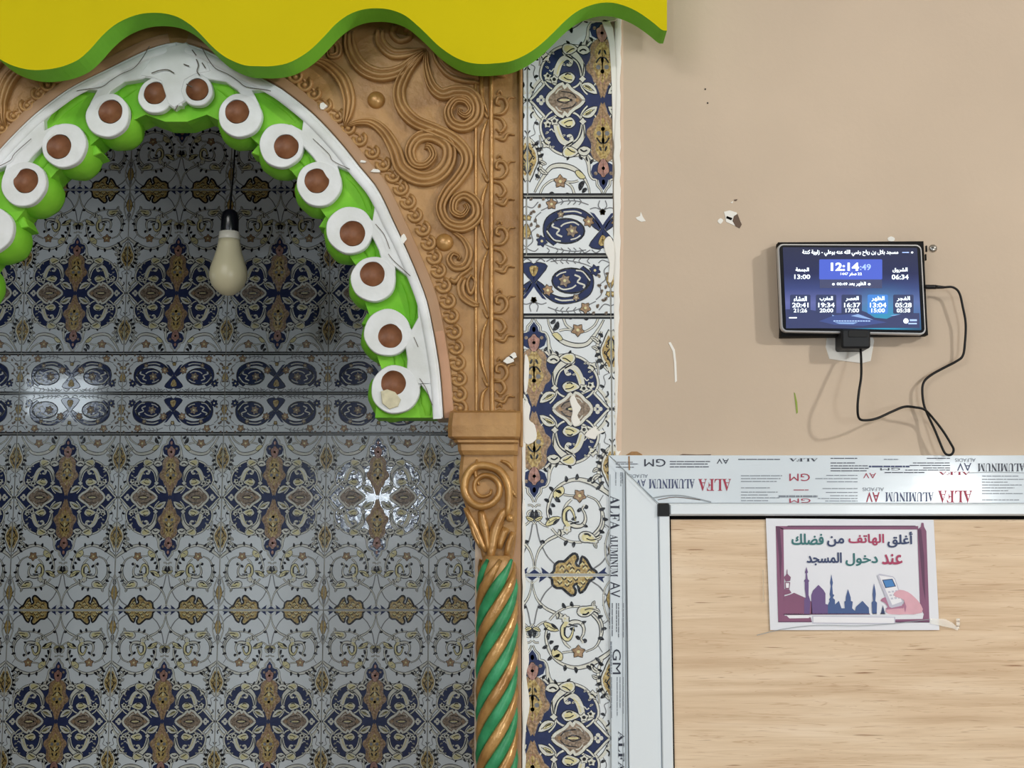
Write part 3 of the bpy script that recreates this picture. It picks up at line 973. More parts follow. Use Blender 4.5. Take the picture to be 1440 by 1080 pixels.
def draw_border():
    d = Draw()
    V = lambda *a, **k: d.vine(*a, **k)
    G = 't_grey'
    cx, cy = 53.0, 34.0
    # volute: dark eye and crescent
    eye = [(cx + 27 * cos(a), cy + 17 * sin(a)) for a in [2 * pi * i / 20 for i in range(20)]]
    d.line(eye, 2.4, 't_ink', 1.0, 1, True); d.fill(eye, 't_navy', .9)
    out = [(70, 14), (82, 24), (85, 38), (80, 52), (66, 61), (48, 65), (32, 64), (18, 56), (8, 45), (3, 37)]
    inn = [(5, 34), (14, 40), (20, 48), (30, 54), (44, 57), (60, 54), (71, 47), (77, 36), (76, 26), (66, 17)]
    d.fill(crom(out, 3) + crom(inn, 3), 't_navy', .8)
    d.line(out, 1.6, 't_ink', 1.2, 3)
    d.line(inn, 1.4, 't_ink', 1.2, 3)
    d.flower(20, 47, 8, 't_brown', 1.8, 6); d.flower(44, 34, 9, 't_taupe', 1.8, 6); d.flower(60, 57, 5, 't_taupe', 1.8, 5)
    d.line([(58, 26), (66, 30), (62, 36), (72, 40), (70, 44)], 2.4, 't_cream', 1.9, 3); d.line([(34, 42), (42, 46), (54, 44), (60, 40)], 2.0, 't_cream', 1.9, 3)
    d.line([(32, 28), (38, 24), (46, 22)], 1.8, 't_cream', 1.9, 3); d.line([(30, 58), (40, 61), (56, 60)], 2.0, 't_cream', 1.9, 3)
    d.line([(60, 20), (70, 22), (80, 34)], 1.8, 't_cream', 1.9, 3)
    # axis figure
    d.blob([(0, 12), (10, 10), (19, 14), (12, 24), (4, 33), (0, 36)], 't_navy', 1.3, 2, 1.2)
    d.blob([(0, 14), (6, 16), (4, 24), (0, 28)], 't_gold', 1.9, 2, .8)
    d.fill([(0, 36), (6, 40), (12, 52), (18, 60), (12, 58), (4, 48), (0, 42)], 't_navy', 1.2)
    d.flower(0, 60, 4, 't_gold', 1.9, 5)
    for p in ([(0, 62), (6, 68), (4, 76)], [(0, 62), (10, 66), (18, 64)], [(3, 8), (10, 4), (16, 8)], [(18, 8), (26, 4), (30, 8)]):
        d.line(p, 1.5, G, 1.0, 3)
    # vine above and below
    d.line([(24, 8), (40, 6), (58, 8), (74, 12), (88, 18)], 1.5, G, 1.0, 3)
    d.line([(20, 70), (36, 75), (54, 75), (70, 70), (88, 62)], 1.5, G, 1.0, 3)
    for x in (30, 38, 46, 56, 64, 76):
        d.line([(x, 7), (x + 3, 3.5)], 1.4, G, 1.1, 1); d.line([(x, 7.5), (x + 4, 11)], 1.4, G, 1.1, 1)
        d.line([(x, 74), (x + 3, 78)], 1.4, G, 1.1, 1); d.line([(x, 74), (x + 4, 70)], 1.4, G, 1.1, 1)
    d.flower(73, 71, 8, 't_brown', 1.8, 5); d.flower(87, 20, 8, 't_navy', 1.8, 6)
    d.line([(88, 60), (96, 52), (94, 40), (102, 32), (100, 20), (108, 12)], 1.5, G, 1.0, 4)
    d.line([(92, 74), (100, 66), (109, 68)], 1.5, G, 1.0, 4); d.line([(92, 10), (98, 6), (109, 10)], 1.4, G, 1.0, 4)
    for x, y in ((94, 30), (90, 40), (98, 46), (104, 40), (96, 60), (104, 56), (92, 66), (102, 24), (104, 76), (86, 76)):
        a = (x * 7 + y * 3) % 6
        d.leaf(x, y, x + 6 * cos(a), y + 6 * sin(a), 4, 't_grey' if (x + int(y)) % 2 else 't_taupe', 1.5, .4)
    d.blob([(109, 24), (103, 30), (105, 38), (109, 44)], 't_gold', 1.6, 2, .8); d.flower(106, 52, 4, 't_gold', 1.6, 5)
    return d.mb


def slab(dr, h, lines=0):
    """tile body under the drawing; drawing plane is z=0, the body lies behind"""
    mb = MB()
    hw = TW / 2 - .6
    # rounded edge body
    vs = []
    for y, i in ((7.0, 0), (0.5, 0), (0, .5)):
        vs += [(-hw + i, y, -.5 - i), (hw - i, y, -.5 - i), (hw - i, y, -h + .5 + i), (-hw + i, y, -h + .5 + i)]
    f = []
    for r in range(2):
        for k in range(4):
            f.append((r * 4 + k, r * 4 + (k + 1) % 4, r * 4 + 4 + (k + 1) % 4, r * 4 + 4 + k))
    mb.add(vs, f, 'tile_side'); mb.add(vs[8:], [(0, 1, 2, 3)], 'tile_white')
    # flat print: thin fired enamel layers
    mb.add([(min(max(x, -hw + .6), hw - .6), y * 0.35, max(min(z, -2.0), -h + 2.0)) for x, y, z in dr.v], dr.f, 'tile_white')
    k = len(mb.m) - len(dr.m)
    mb.m[k:] = dr.m
    if lines:
        for zz in lines:
            mb.add([(-hw, -.5, zz + 1.3), (hw, -.5, zz + 1.3), (hw, -.5, zz - 1.3), (-hw, -.5, zz - 1.3)], [(0, 1, 2, 3)], 't_line')
    return mb


BIG = slab(draw_big(), TH, [-2.6])
BOR = slab(draw_border(), BH, [-2.4, -BH + 2.4])


def tile_mesh(src, sx, sz, flip, h, name, clip=None):
    """scaled tile mesh; origin at the middle of its face; clip = (xmin, xmax) in drawing units"""
    s = MB()
    sg = -1 if flip else 1
    s.v = [(x * sx, y * sx, sg * (z + h / 2) * sz) for x, y, z in src.v]
    s.f = [list(f) for f in src.f]; s.m = list(src.m); s.sm = list(src.sm)
    me = s.mesh(name)
    if clip:
        import bmesh
        bm = bmesh.new(); bm.from_mesh(me)
        for x, n in ((clip[0], -1), (clip[1], 1)):
            bmesh.ops.bisect_plane(bm, geom=bm.verts[:] + bm.edges[:] + bm.faces[:], plane_co=(x * sx, 0, 0), plane_no=(n, 0, 0), clear_outer=True)
        bm.to_mesh(me); bm.free()
    return me


def put_tile(me, loc, parent):
    o = bpy.data.objects.new('tile', me)
    COL.objects.link(o)
    o.parent = parent
    pw = parent['_w']
    o.location = (loc[0] - pw[0], loc[1] - pw[1], loc[2] - pw[2])
    return o


# niche back wall: columns of the lattice and rows
tw = 145.6 * SN / cos(radians(3.5)) * 0.985
x_joint = W(314, 625, DN).x
tw = (W(605, 625, DN).x - W(24, 625, DN).x) / 4
zrow = [W(243, p, DN).z for p in (60, 267, 497, 553, 610, 858, 1106)]
zrow[0] = 2 * zrow[1] - zrow[2]
u = tw / TW
mesh_up = tile_mesh(BIG, u, (zrow[4] - zrow[5]) / TH, False, TH, 'tile_a')     # spiral edge on top
mesh_dn = tile_mesh(BIG, u, (zrow[5] - zrow[6]) / TH, True, TH, 'tile_b')
mesh_dn2 = tile_mesh(BIG, u, (zrow[1] - zrow[2]) / TH, True, TH, 'tile_c')
mesh_up2 = tile_mesh(BIG, u, (zrow[0] - zrow[1]) / TH, False, TH, 'tile_d')
mesh_b1 = tile_mesh(BOR, u, (zrow[2] - zrow[3]) / BH, True, BH, 'tile_e')
mesh_b2 = tile_mesh(BOR, u, (zrow[3] - zrow[4]) / BH, False, BH, 'tile_f')
rows = [(zrow[0], zrow[1], mesh_up2), (zrow[1], zrow[2], mesh_dn2), (zrow[2], zrow[3], mesh_b1), (zrow[3], zrow[4], mesh_b2),
        (zrow[4], zrow[5], mesh_up), (zrow[5], zrow[6], mesh_dn)]
z = zrow[6]
hh = zrow[4] - zrow[5]
fl = 0
while z > 0.35:
    rows.append((z, z - hh, mesh_up if fl == 0 else mesh_dn)); z -= hh; fl = 1 - fl
for (za, zb, me) in rows:
    for k in range(-4, 4):
        xc = x_joint + (k + .5) * tw
        if xc < NXL + .1 or xc > NXR:
            continue
        put_tile(me, (xc, DN + rnd.uniform(0, .0012), (za + zb) / 2), wall_back)

# tiled strip on the front wall
mb = MB()
box(mb, W(737.5, 560).x, W(863, 560).x, D - .0075, D - .0002, .3, W(800, -84).z, 'grout')
mb.build('grout_bed', wall_front)
us = (W(109, 600).x - W(0, 600).x) / 109.0 * 1.0
XT0, XT1 = W(736.5, 560).x, W(864, 560).x
zs = [W(800, p).z for p in (-84, 278, 361.5, 446, 808.5, 1171)]
YT = D - 0.009
for i, (flip, src, hgt, axpx) in enumerate([(True, BIG, TH, 847), (True, BOR, BH, 847), (False, BOR, BH, 750.5), (False, BIG, TH, 751), (True, BIG, TH, 748.5)]):
    xa = W(axpx, (150, 320, 403, 620, 950)[i]).x
    sz = (zs[i] - zs[i + 1]) / hgt
    o = put_tile(tile_mesh(src, us, sz, flip, hgt, 'tile_strip', ((XT0 - xa) / us, min(109, (XT1 - xa) / us))), (xa, YT, (zs[i] + zs[i + 1]) / 2), wall_front)
    if (XT1 - xa) / us > 109:
        put_tile(tile_mesh(src, us, sz, flip, hgt, 'tile_strip', (-109, (XT1 - xa) / us - 218)), (xa + 218 * us, YT, (zs[i] + zs[i + 1]) / 2), wall_front)
    if (XT0 - xa) / us < -109:
        put_tile(tile_mesh(src, us, sz, flip, hgt, 'tile_strip', ((XT0 - xa) / us + 218, 109)), (xa - 218 * us, YT, (zs[i] + zs[i + 1]) / 2), wall_front)
z = zs[5]
fl = 0
while z > .3:
    xa = W(748.5, 950).x
    put_tile(tile_mesh(BIG, us, us, fl == 1, TH, 'tile_strip', ((XT0 - xa) / us, 109)), (xa, YT, z - TH * us / 2), wall_front)
    z -= TH * us; fl = 1 - fl
# white grout smear along both edges of the strip

# ------------------------------------------------------------------ arch with volutes
arch = thing('arch_trim', (AX, D + 0.1, ZS), 'white and green scroll-edged arch trim framing the dark tiled niche', 'arch')
Y_W = D - 0.012                  # front of the white work
Y_G = D - 0.004                  # front of the green body
# volutes: hole centre, hole radius, outer centre, outer radius (pixels, right half)
VOL = [((278, 127), 15.5, (278, 128), 22, 0), ((334, 158), 16.5, (338, 163), 30.5, 1), ((403, 207), 17, (396, 205), 31, 2), ((446, 255), 17, (449, 259), 31.5, 1),
       ((496, 329), 17.5, (492, 324), 33, 2), ((524, 386), 17, (525, 393), 31.5, 1), ((549, 473), 16.5, (545, 468), 33, 2), ((553.5, 539), 17, (556, 548), 34, 1)]
RIM_IN = [(243, 150), (257, 150), (258, 130), (262, 114), (272, 107), (284, 107), (293, 112), (318, 116), (335, 128), (345, 142), (350, 156), (366, 158), (364, 146), (355, 128), (375, 126), (393, 133), (410, 143), (420, 155), (427, 168),
          (425, 184), (410, 176), (398, 176), (408, 190), (415, 197), (428, 208), (440, 221), (450, 235), (459, 250), (470, 262), (480, 258), (478, 246), (475, 234), (490, 240), (504, 249), (515, 261), (523, 275),
          (527, 292), (524, 311), (511, 300), (495, 294), (504, 312), (514, 321), (525, 336), (533, 353), (538, 371), (541, 388), (548, 398), (556, 394), (556, 376), (572, 388), (582, 405), (587, 423), (588, 447),
          (579, 464), (567, 446), (550, 438), (556, 458), (565, 468), (570, 486), (573, 506), (572, 526), (570, 542), (580, 566), (592, 541), (601, 553), (607, 568), (611, 586)]
for mir in (False, True):
    mb = MB()
    o = wpx(RIM_IN, Y_W, mir, True) + wpx(crom(RIM_OUT, 2), Y_W, mir, True)[::-1]
    extrude(mb, o, Y_W - 0.0035, Y_G + .01, 'arch_white', bev=0.0015)
    # raised outer bead of the rim
    ridge(mb, [(x - 7, y + 6) if x < 560 else (x - 8, y + 1) for x, y in RIM_OUT[1:]], [13, 14, 14, 13, 12, 12], 3.2, Y_W - .003, 'arch_white', mir=mir, n=3)
    mb.build('rim', arch)
    # hairline cracks in the paint of the rim
    mb = MB()
    CR = [[(283, 65), (292, 82), (303, 96), (320, 104), (335, 114), (346, 122), (372, 126), (381, 128)],
          [(435, 204) if 0 else (440, 195), (462, 216), (468, 226), (492, 238)],
          [(546, 357), (553, 366), (566, 378), (577, 388)], [(528, 315), (540, 330), (548, 350)], [(582, 474), (588, 488)], [(590, 532), (599, 546), (604, 560), (608, 570)]]
    for c in CR:
        q = crom(c, 4)
        P = wpx(q, Y_W - .0077, mir)
        ribbon(mb, P, [1.0 * S] * len(P), Y_W - .0077, 'crack')
    if not mir:
        for c in ([(276, 83), (279, 92), (277, 100), (281, 106)], [(284, 88), (289, 96)], [(258, 90), (266, 93)], [(270, 70), (276, 78)], [(213, 103), (224, 99), (236, 98), (245, 103)], [(262, 118), (270, 122)], [(250, 148), (246, 156)]):
            P = wpx(crom(c, 3), Y_W - .0077); ribbon(mb, P, [1.5 * S] * len(P), Y_W - .0077, 'crack')
    mb.build('paint_crack', arch)
# crown patch in the middle
mb = MB()
extrude(mb, wpx([(222, 70), (262, 60), (292, 82), (298, 102), (276, 107), (262, 114), (258, 128), (262, 143), (246, 154), (236, 148), (232, 134), (226, 116), (212, 111), (196, 108)], Y_W), Y_W - .0045, Y_G + .01, 'arch_white', bev=.003)
mb.build('crown_patch', arch)


def smooth_disc(c, r, a0, a1, n):
    return [(c[0] + r * cos(a0 + (a1 - a0) * i / n), c[1] + r * sin(a0 + (a1 - a0) * i / n)) for i in range(n + 1)]


for mir in (False, True):
    for k, (hc, hr, oc, orr, kind) in enumerate(VOL):
        if mir and k == 0:
            hc, oc, orr = (273, 132), (272, 135), 25
        mb = MB()
        # face: strip between the hole and the outer circle, with rounded shoulders
        n = 40
        rings = []
        for (cc, r, dy) in ((hc, hr, .004), (hc, hr + .5, -.0012), (oc, orr - 1.0, -.0016), (oc, orr, .0), (oc, orr + .3, .010)):
            ring = []
            for i in range(n):
                a = 2 * pi * i / n
                wob = 1 + 0.012 * sin(3 * a + k) + .008 * sin(7 * a + 2 * k)
                p = W(cc[0] + r * wob * cos(a), cc[1] + r * wob * sin(a), Y_W)
                ring.append((2 * AX - p.x if mir else p.x, Y_W + dy - .0022, p.z))
            rings += ring
        rings = [(x, Y_W + .012 if j < n else y, z) for j, (x, y, z) in enumerate(rings)] if 0 else rings
        f = [(r * n + i, r * n + (i + 1) % n, (r + 1) * n + (i + 1) % n, (r + 1) * n + i) for r in range(4) for i in range(n)]
        mb.add(rings, f, 'arch_white')
        vo = mb.build('volute', arch)
        # hollow cup behind the face
        mb = MB()
        p = W(hc[0], hc[1], Y_W)
        cx = 2 * AX - p.x if mir else p.x
        R = (hr + .6) * S
        lathe(mb, (cx, Y_W - .0034, p.z), [(R * c, R * 1.5 * s) for c, s in ((1, 0), (.99, .25), (.93, .5), (.8, .72), (.62, .88), (.4, .97), (.18, 1.0))], 'copper', 24, 'y')
        # small teat left in the bottom of the cup
        lathe(mb, (cx + .2 * R, Y_W + R * 1.2, p.z - R * .42), [(R * .28, .004), (R * .24, -.002), (R * .12, -.0045)], 'copper', 10, 'y')
        mb.build('cup', vo)
        # green body of the volute, running back through the wall
        mb = MB()
        rg = []
        NB = 36
        prof = [(0, orr * .99, 0), (.004, orr * 1.03, .25), (.016, orr * 1.09, .7), (.034, orr * 1.12, 1), (.052, orr * 1.09, 1), (.062, orr * 1.0, 1)]
        if mir and k == 0:
            pass
        for j, (dy, r, sh) in enumerate(prof):
            for i in range(NB):
                a = 2 * pi * i / NB
                wob = 1 + .02 * sin(4 * a + k * 2 + j * .5) + .012 * sin(9 * a + k + j)
                p = W(oc[0] - 4 * sh, oc[1] + 5 * sh, Y_G)
                x = (2 * AX - p.x if mir else p.x) + r * S * wob * cos(a)
                rg.append((x, Y_G + dy, p.z + r * S * wob * sin(a)))
        f = [(j * NB + i, j * NB + (i + 1) % NB, (j + 1) * NB + (i + 1) % NB, (j + 1) * NB + i) for j in range(len(prof) - 1) for i in range(NB)]
        f += [tuple(range((len(prof) - 1) * NB, len(prof) * NB))]
        mb.add(rg, f, 'arch_green', True)
        mb.build('scroll_body', arch)
    # green ground between the volutes and the rim
    mb = MB()
    inn = [(241, 170), (262, 170), (290, 160), (316, 172), (350, 190), (378, 215), (410, 240), (428, 262), (448, 290), (470, 320), (478, 340), (500, 372), (500, 392), (512, 422), (520, 445), (520, 470), (530, 500), (540, 530), (530, 560), (527, 587), (614, 587)]
    outp = [(x - 5, y + 3) for x, y in RIM_OUT[3:-1]]
    o = wpx(inn, Y_G, mir, True) + wpx(outp, Y_G, mir)[::-1] + wpx([(262, 70), (240, 70)], Y_G, mir, True)
    extrude(mb, o, Y_G + .004, Y_G + .062, 'arch_green')
    # dished pockets: soft swellings
    for pk in ([(372, 132), (400, 148), (418, 170)], [(488, 246), (510, 266), (520, 296)], [(566, 392), (580, 420), (580, 450)], [(306, 122), (322, 130), (330, 140)], [(412, 212), (428, 224), (436, 240)], [(508, 334), (520, 352), (526, 374)], [(556, 490), (562, 512), (562, 530)], [(594, 552), (600, 566), (602, 584)]):
        ridge(mb, pk, [8, 16, 8], 3.0, Y_G + .004, 'arch_green', mir=mir, n=5)
    # stepped blocks left between the pairs
    for (x, y, a) in ((362, 208, -.5), (457, 311, -.35), (517, 448, -.3)):
        p = W(x, y, Y_G); cx = 2 * AX - p.x if mir else p.x
        sx = -1 if mir else 1
        q = [(cx + sx * S * (u * cos(a) - v * sin(a)), p.z + S * (u * sin(a) + v * cos(a))) for u, v in ((-8, -9), (7, -7), (8, 8), (-5, 9))]
        extrude(mb, q, Y_G + .012, Y_G + .058, 'arch_green', bev=.002)
    mb.build('green_ground', arch)
mb = MB()
extrude(mb, wpx([(536, 551), (545, 548), (556, 552), (564, 562), (560, 572), (548, 576), (538, 568)], Y_W), Y_W - .0068, Y_W - .004, 'yellowed', bev=.001)
tag(mb.build('paint_stain', arch), 'yellowed chipped plaster on the lowest volute')

# ------------------------------------------------------------------ carved gilt spandrel
YS = D - .004
sp = thing('carved_panel', (AX, D, ZS), 'gold painted carved plaster panel of spirals around the arch', 'relief')
mb = MB()
for mir in (False, True):
    o = wpx([(x + (1 if x > 243 else -2), y - 1 + (3 if x == 243 else 0)) for x, y in RIM_OUT], YS, mir, True) + wpx([(636, 588), (735, 588), (735, 20), (735, -120), (241, -120)], YS, mir, True)
    extrude(mb, o, YS, D - .0005, 'gold')
mb.build('ground', sp)
for mir in (False, True):
    # flat band following the rim
    mb = MB()
    def bandpt(off):
        q = crom(RIM_OUT, 2); r = []
        for i, (x, y) in enumerate(q):
            a = q[max(0, i - 1)]; b = q[min(len(q) - 1, i + 1)]
            dx, dy = b[0] - a[0], b[1] - a[1]; l = sqrt(dx * dx + dy * dy)
            r.append((x + dy / l * off, y - dx / l * off))
        return r
    B = bandpt(8.5)
    flat = [(-1, 0), (-.96, .9), (-.8, 1), (.8, 1), (.96, .9), (1, 0)]
    ridge(mb, B[2:], 15, 5, YS, 'gold_flat', prof=flat, n=1, mir=mir)
    mb.build('arch_band', sp)
    if not mir:
        mb = MB()
        q = [b for b in B if b[1] > 425]
        ridge(mb, q, 13, 5.6, YS, 'peach', prof=flat, n=1)
        tag(mb.build('arch_band', sp), 'peach coloured lower end of the band beside the arch rim')

    def scroll(pts, wd, h, prof=RIB3, name='scroll', n=7, m='gold'):
        mb = MB(); ridge(mb, pts, [a * (1.3 if max(wd) > 12 else 1.15) for a in wd], h * 1.3, YS, m, prof=prof, n=n, mir=mir); mb.build(name, sp)
    # spiral by the rim
    scroll([(487, 179), (505, 173), (524, 174), (542, 188), (556, 212), (566, 238), (590, 252), (614, 248), (630, 229), (630, 206), (610, 193), (588, 196), (577, 213), (583, 231), (598, 233), (609, 221), (605, 209), (597, 207)],
           [4, 8, 12, 15, 17, 18, 18, 16, 15, 13, 12, 10, 9, 8, 6], 8)
    # ribbon from the tip down to the second spiral
    scroll([(600, 73), (588, 84), (572, 104), (562, 128), (566, 152), (584, 172), (612, 184), (636, 196), (654, 214), (656, 234), (644, 254), (628, 273), (620, 294), (630, 315), (652, 320), (670, 306), (669, 287), (654, 276), (640, 283), (638, 298), (649, 304), (657, 295), (653, 287)],
           [3, 9, 13, 15, 16, 15, 15, 14, 14, 13, 12, 12, 14, 14, 12, 10, 9, 8, 6, 5], 9, n=6)
    # spiral near the right border
    scroll([(600, 72), (600, 96), (608, 122), (622, 134), (640, 130), (660, 132), (672, 148), (670, 168), (654, 180), (636, 175), (630, 158), (640, 143), (655, 144), (663, 156), (655, 165), (646, 160), (648, 153)],
           [3, 9, 13, 15, 15, 14, 14, 13, 12, 10, 9, 8, 7, 5, 4], 9)
    # garlands under the canopy
    scroll([(492, 44), (494, 70), (508, 94), (532, 106), (560, 102), (582, 86), (600, 72)], [10, 15, 17, 17, 15, 10, 3], 8)
    scroll([(536, 40), (536, 60), (552, 76), (574, 76), (600, 70)], [8, 13, 14, 12, 3], 8, RIB2)
    scroll([(556, 36), (552, 48), (562, 58), (576, 54), (576, 44), (568, 42)], [9, 9, 8, 6, 5], 6, ROUND)
    scroll([(438, 84), (462, 93), (482, 112), (491, 138), (490, 160), (485, 180)], [6, 13, 16, 15, 11, 3], 8)
    scroll([(452, 72), (462, 58), (476, 64), (476, 78), (464, 80), (462, 70)], [7, 9, 9, 7, 5], 6, RIB2)
    scroll([(608, 62), (616, 84), (632, 102), (652, 110), (676, 114)], [4, 10, 14, 14, 10], 7, RIB2)
    scroll([(625, 84), (640, 94), (662, 98), (678, 98)], [4, 8, 9, 5], 6, ROUND)
    # small strand and leaf under the second spiral
    scroll([(636, 326), (652, 338), (660, 356), (654, 374), (639, 377), (631, 366), (637, 357), (646, 361), (644, 367)], [4, 8, 10, 10, 9, 7, 5, 4], 7, RIB2)
    scroll([(632, 392), (640, 397), (648, 388), (657, 382), (664, 376)], [5, 7, 6, 5, 3], 6, ROUND)
    scroll([(654, 390), (648, 404), (652, 418), (666, 428), (674, 429)], [8, 11, 11, 9, 5], 7, RIB2)
    scroll([(663, 386), (657, 400), (662, 414), (668, 398), (663, 388)], [3, 5, 5, 4, 3], 6, ROUND)
    # bosses
    for bx, by in ((529, 141), (625, 341)):
        mb = MB(); p = W(bx, by, YS); cx = 2 * AX - p.x if mir else p.x
        R = 13 * S
        lathe(mb, (cx, YS, p.z), [(R * c, -R * .8 * s) for c, s in ((1, 0), (.97, .25), (.87, .5), (.7, .72), (.5, .87), (.25, .97), (.05, 1))], 'gold_bright', 20, 'y')
        mb.build('boss', sp)
# curls strung along the band
curl_mb = MB()
q = [(0.0105 * cos(a) * (1 - .02 * i), 0.0105 * sin(a) * (1 - .02 * i)) for i, a in enumerate([radians(100 - i * 27) for i in range(11)])]
ridge(curl_mb, [(x, z) for x, z in q], .0065, .006, 0, 'gold', n=2, px=False)
lathe(curl_mb, (.001, 0, -.0005), [(.0042, 0), (.004, -.0035), (.0022, -.0055), (.0004, -.006)], 'gold', 8, 'y')
ridge(curl_mb, [(-.001, .004), (-.006, .0055), (-.0115, .003)], .004, .004, 0, 'gold', n=3, px=False)
curl_me = curl_mb.mesh('curl')
CH = [(400, 93), (415, 108), (428, 119), (441, 132), (456, 148), (474, 163), (489, 180), (505, 196), (523, 214), (538, 231), (552, 247), (563, 265), (573, 284), (583, 303), (594, 322), (602, 342), (610, 362), (616, 381), (623, 402), (629, 424), (634, 445), (638, 467), (641, 489), (643, 511), (645, 533), (645, 555), (646, 574)]
for mir in (False, True):
    for i, (x, y) in enumerate(CH):
        if mir and (y > 300):
            continue
        p = W(x, y, YS)
        o = bpy.data.objects.new('curl', curl_me)
        COL.objects.link(o)
        o.parent = sp
        px_ = 2 * AX - p.x if mir else p.x
        o.location = (px_ - AX, YS - D, p.z - ZS)
        j = max(0, min(len(CH) - 2, i))
        dx, dy = CH[j + 1][0] - CH[j][0], CH[j + 1][1] - CH[j][1]
        ang = atan2(dx, dy)
        s = 1.05 + .1 * rnd.random()
        o.rotation_euler = (0, -ang if mir else ang * .8, 0)
        o.scale = ((-s if mir else s), 1, s)

# upright border of the panel
XR = W(735, 400).x
mb = MB()
box(mb, W(730, 400).x, XR, YS - .010, YS, ZS - .02, W(735, -100).z, 'gold', .002)
mb.build('edge_strip', sp)
for xx, ww in ((669, 5), (691, 7)):
    mb = MB()
    ridge(mb, [(xx + 1, 585), (xx, 400), (xx, 200), (xx - 1, -60)], ww, 7 if ww == 7 else 5, YS, 'gold_bright', n=4)
    mb.build('border_rib', sp)
ys = [595, 541, 445, 348, 254, 164, 74, -16]
for i in range(len(ys) - 1):
    a, b = ys[i], ys[i + 1]
    m_ = (a + b) / 2
    mb = MB(); ridge(mb, [(686, a - 3), (678, a - (a - b) * .3), (677, m_), (679, b + (a - b) * .25), (686, b + 4)], [2, 6, 7, 6, 2], 6, YS, 'gold_bright', n=5); mb.build('border_leaf', sp)
    mb = MB(); ridge(mb, [(678, a - 10), (684, a), (687, a + 3)], [2, 5, 3], 5, YS, 'gold', n=3); mb.build('border_leaf', sp)
    # curls right of the rib, one pair for each length
    for s, yc in enumerate((a - (a - b) * .25, a - (a - b) * .75)):
        mb = MB()
        if s == 0:
            ridge(mb, [(694, yc + 20), (706, yc + 19), (713, yc + 9), (709, yc - 2), (700, yc - 3), (698, yc + 5), (704, yc + 7)], [3, 6, 7, 6, 5, 4], 6, YS, 'gold', n=5)
            ridge(mb, [(712, yc + 6), (716, yc - 3), (725, yc - 4)], [5, 4, 2], 5, YS, 'gold', n=3)
            ridge(mb, [(698, yc - 8), (703, yc - 13), (706, yc - 8)], [3, 5, 3], 5, YS, 'gold', n=3)
        else:
            ridge(mb, [(694, yc - 21), (705, yc - 18), (710, yc - 8), (704, yc), (697, yc - 5)], [3, 6, 7, 5, 3], 6, YS, 'gold', n=5)
            ridge(mb, [(696, yc + 8), (708, yc + 11), (714, yc + 3), (724, yc + 4)], [3, 6, 5, 2], 6, YS, 'gold', n=4)
            ridge(mb, [(701, yc + 2), (706, yc + 2)], [4, 4], 5, YS, 'gold', n=2)
        mb.build('border_curl', sp)
# bare white spots where the gilding has gone
mb = MB()
for i_, (x, y, a, b) in enumerate(((716, 506, 7, 5), (722, 500, 5, 4), (567, 336, 4, 7), (528, 240, 6, 3), (454, 149, 5, 4), (510, 227, 4, 2))):
    mb = MB()
    p = [(x + a * cos(t) * (1 + .3 * sin(3 * t + x)), y + b * sin(t) * (1 + .3 * sin(2 * t + y))) for t in [2 * pi * i / 9 for i in range(9)]]
    extrude(mb, wpx(p, YS - .009), YS - .0095, YS - .004, 'chip_white')
    mb.build('bare_spot', sp)

# ------------------------------------------------------------------ column with capital
cxm = W(699, 900).x
colm = thing('column', (cxm, D, 0), 'gold column with green twisted strands below the arch capital', 'column')
mb = MB()
YC = D - .03


def frustum(mb, secs, m, bev=.0):
    """secs: (px x0, px x1, px y, y front)"""
    v = []
    for x0, x1, py, yf in secs:
        a = W(x0, py); b = W(x1, py)
        c = (b.x - a.x) * .06
        v += [(a.x, D - .001, a.z), (a.x, yf + c, a.z), (a.x + c, yf, a.z), (b.x - c, yf, b.z), (b.x, yf + c, b.z), (b.x, D - .001, b.z)]
    n = len(secs)
    f = [(i * 6 + k, i * 6 + k + 1, (i + 1) * 6 + k + 1, (i + 1) * 6 + k) for i in range(n - 1) for k in range(5)]
    f += [tuple(range(6)), tuple(range((n - 1) * 6, n * 6))]
    mb.add(v, f, m)


frustum(mb, [(634, 732, 579, YC + .012), (633, 732, 583, YC), (631, 732, 600, YC - .002), (631, 731, 616, YC - .001), (636, 730, 619, YC + .003)], 'gold')
mb.build('impost_block', colm)
mb = MB()
frustum(mb, [(637, 729, 619, YC + .006), (639, 729, 621, YC - .001), (640, 729, 624, YC - .001), (644, 728, 626, YC + .005), (645, 728, 635, YC + .003), (648, 728, 641, YC + .007)], 'gold')
mb.build('moulding', colm)
mb = MB()
frustum(mb, [(649, 727, 641, YC + .012), (647, 727, 655, YC + .013), (646, 727, 675, YC + .010), (649, 727, 694, YC + .008), (656, 727, 715, YC + .010), (666, 727, 742, YC + .014), (674, 726, 765, YC + .016), (679, 724, 788, YC + .018), (681, 722, 800, YC + .022)], 'gold')
mb.build('capital_body', colm)
YB = YC + .009
mb = MB()
ridge(mb, [(712, 727), (716, 705), (714, 682), (704, 664), (688, 656), (670, 656), (657, 668), (653, 688), (660, 704), (674, 712), (690, 709), (701, 697), (702, 683), (694, 672), (680, 669), (669, 677), (668, 690), (676, 698), (688, 696), (691, 688)],
      [8, 12, 12, 12, 12, 12, 12, 12, 11, 10, 10, 9, 9, 8, 7, 6, 5, 4], 9, YB, 'gold_bright', n=6)
mb.build('capital_volute', colm)
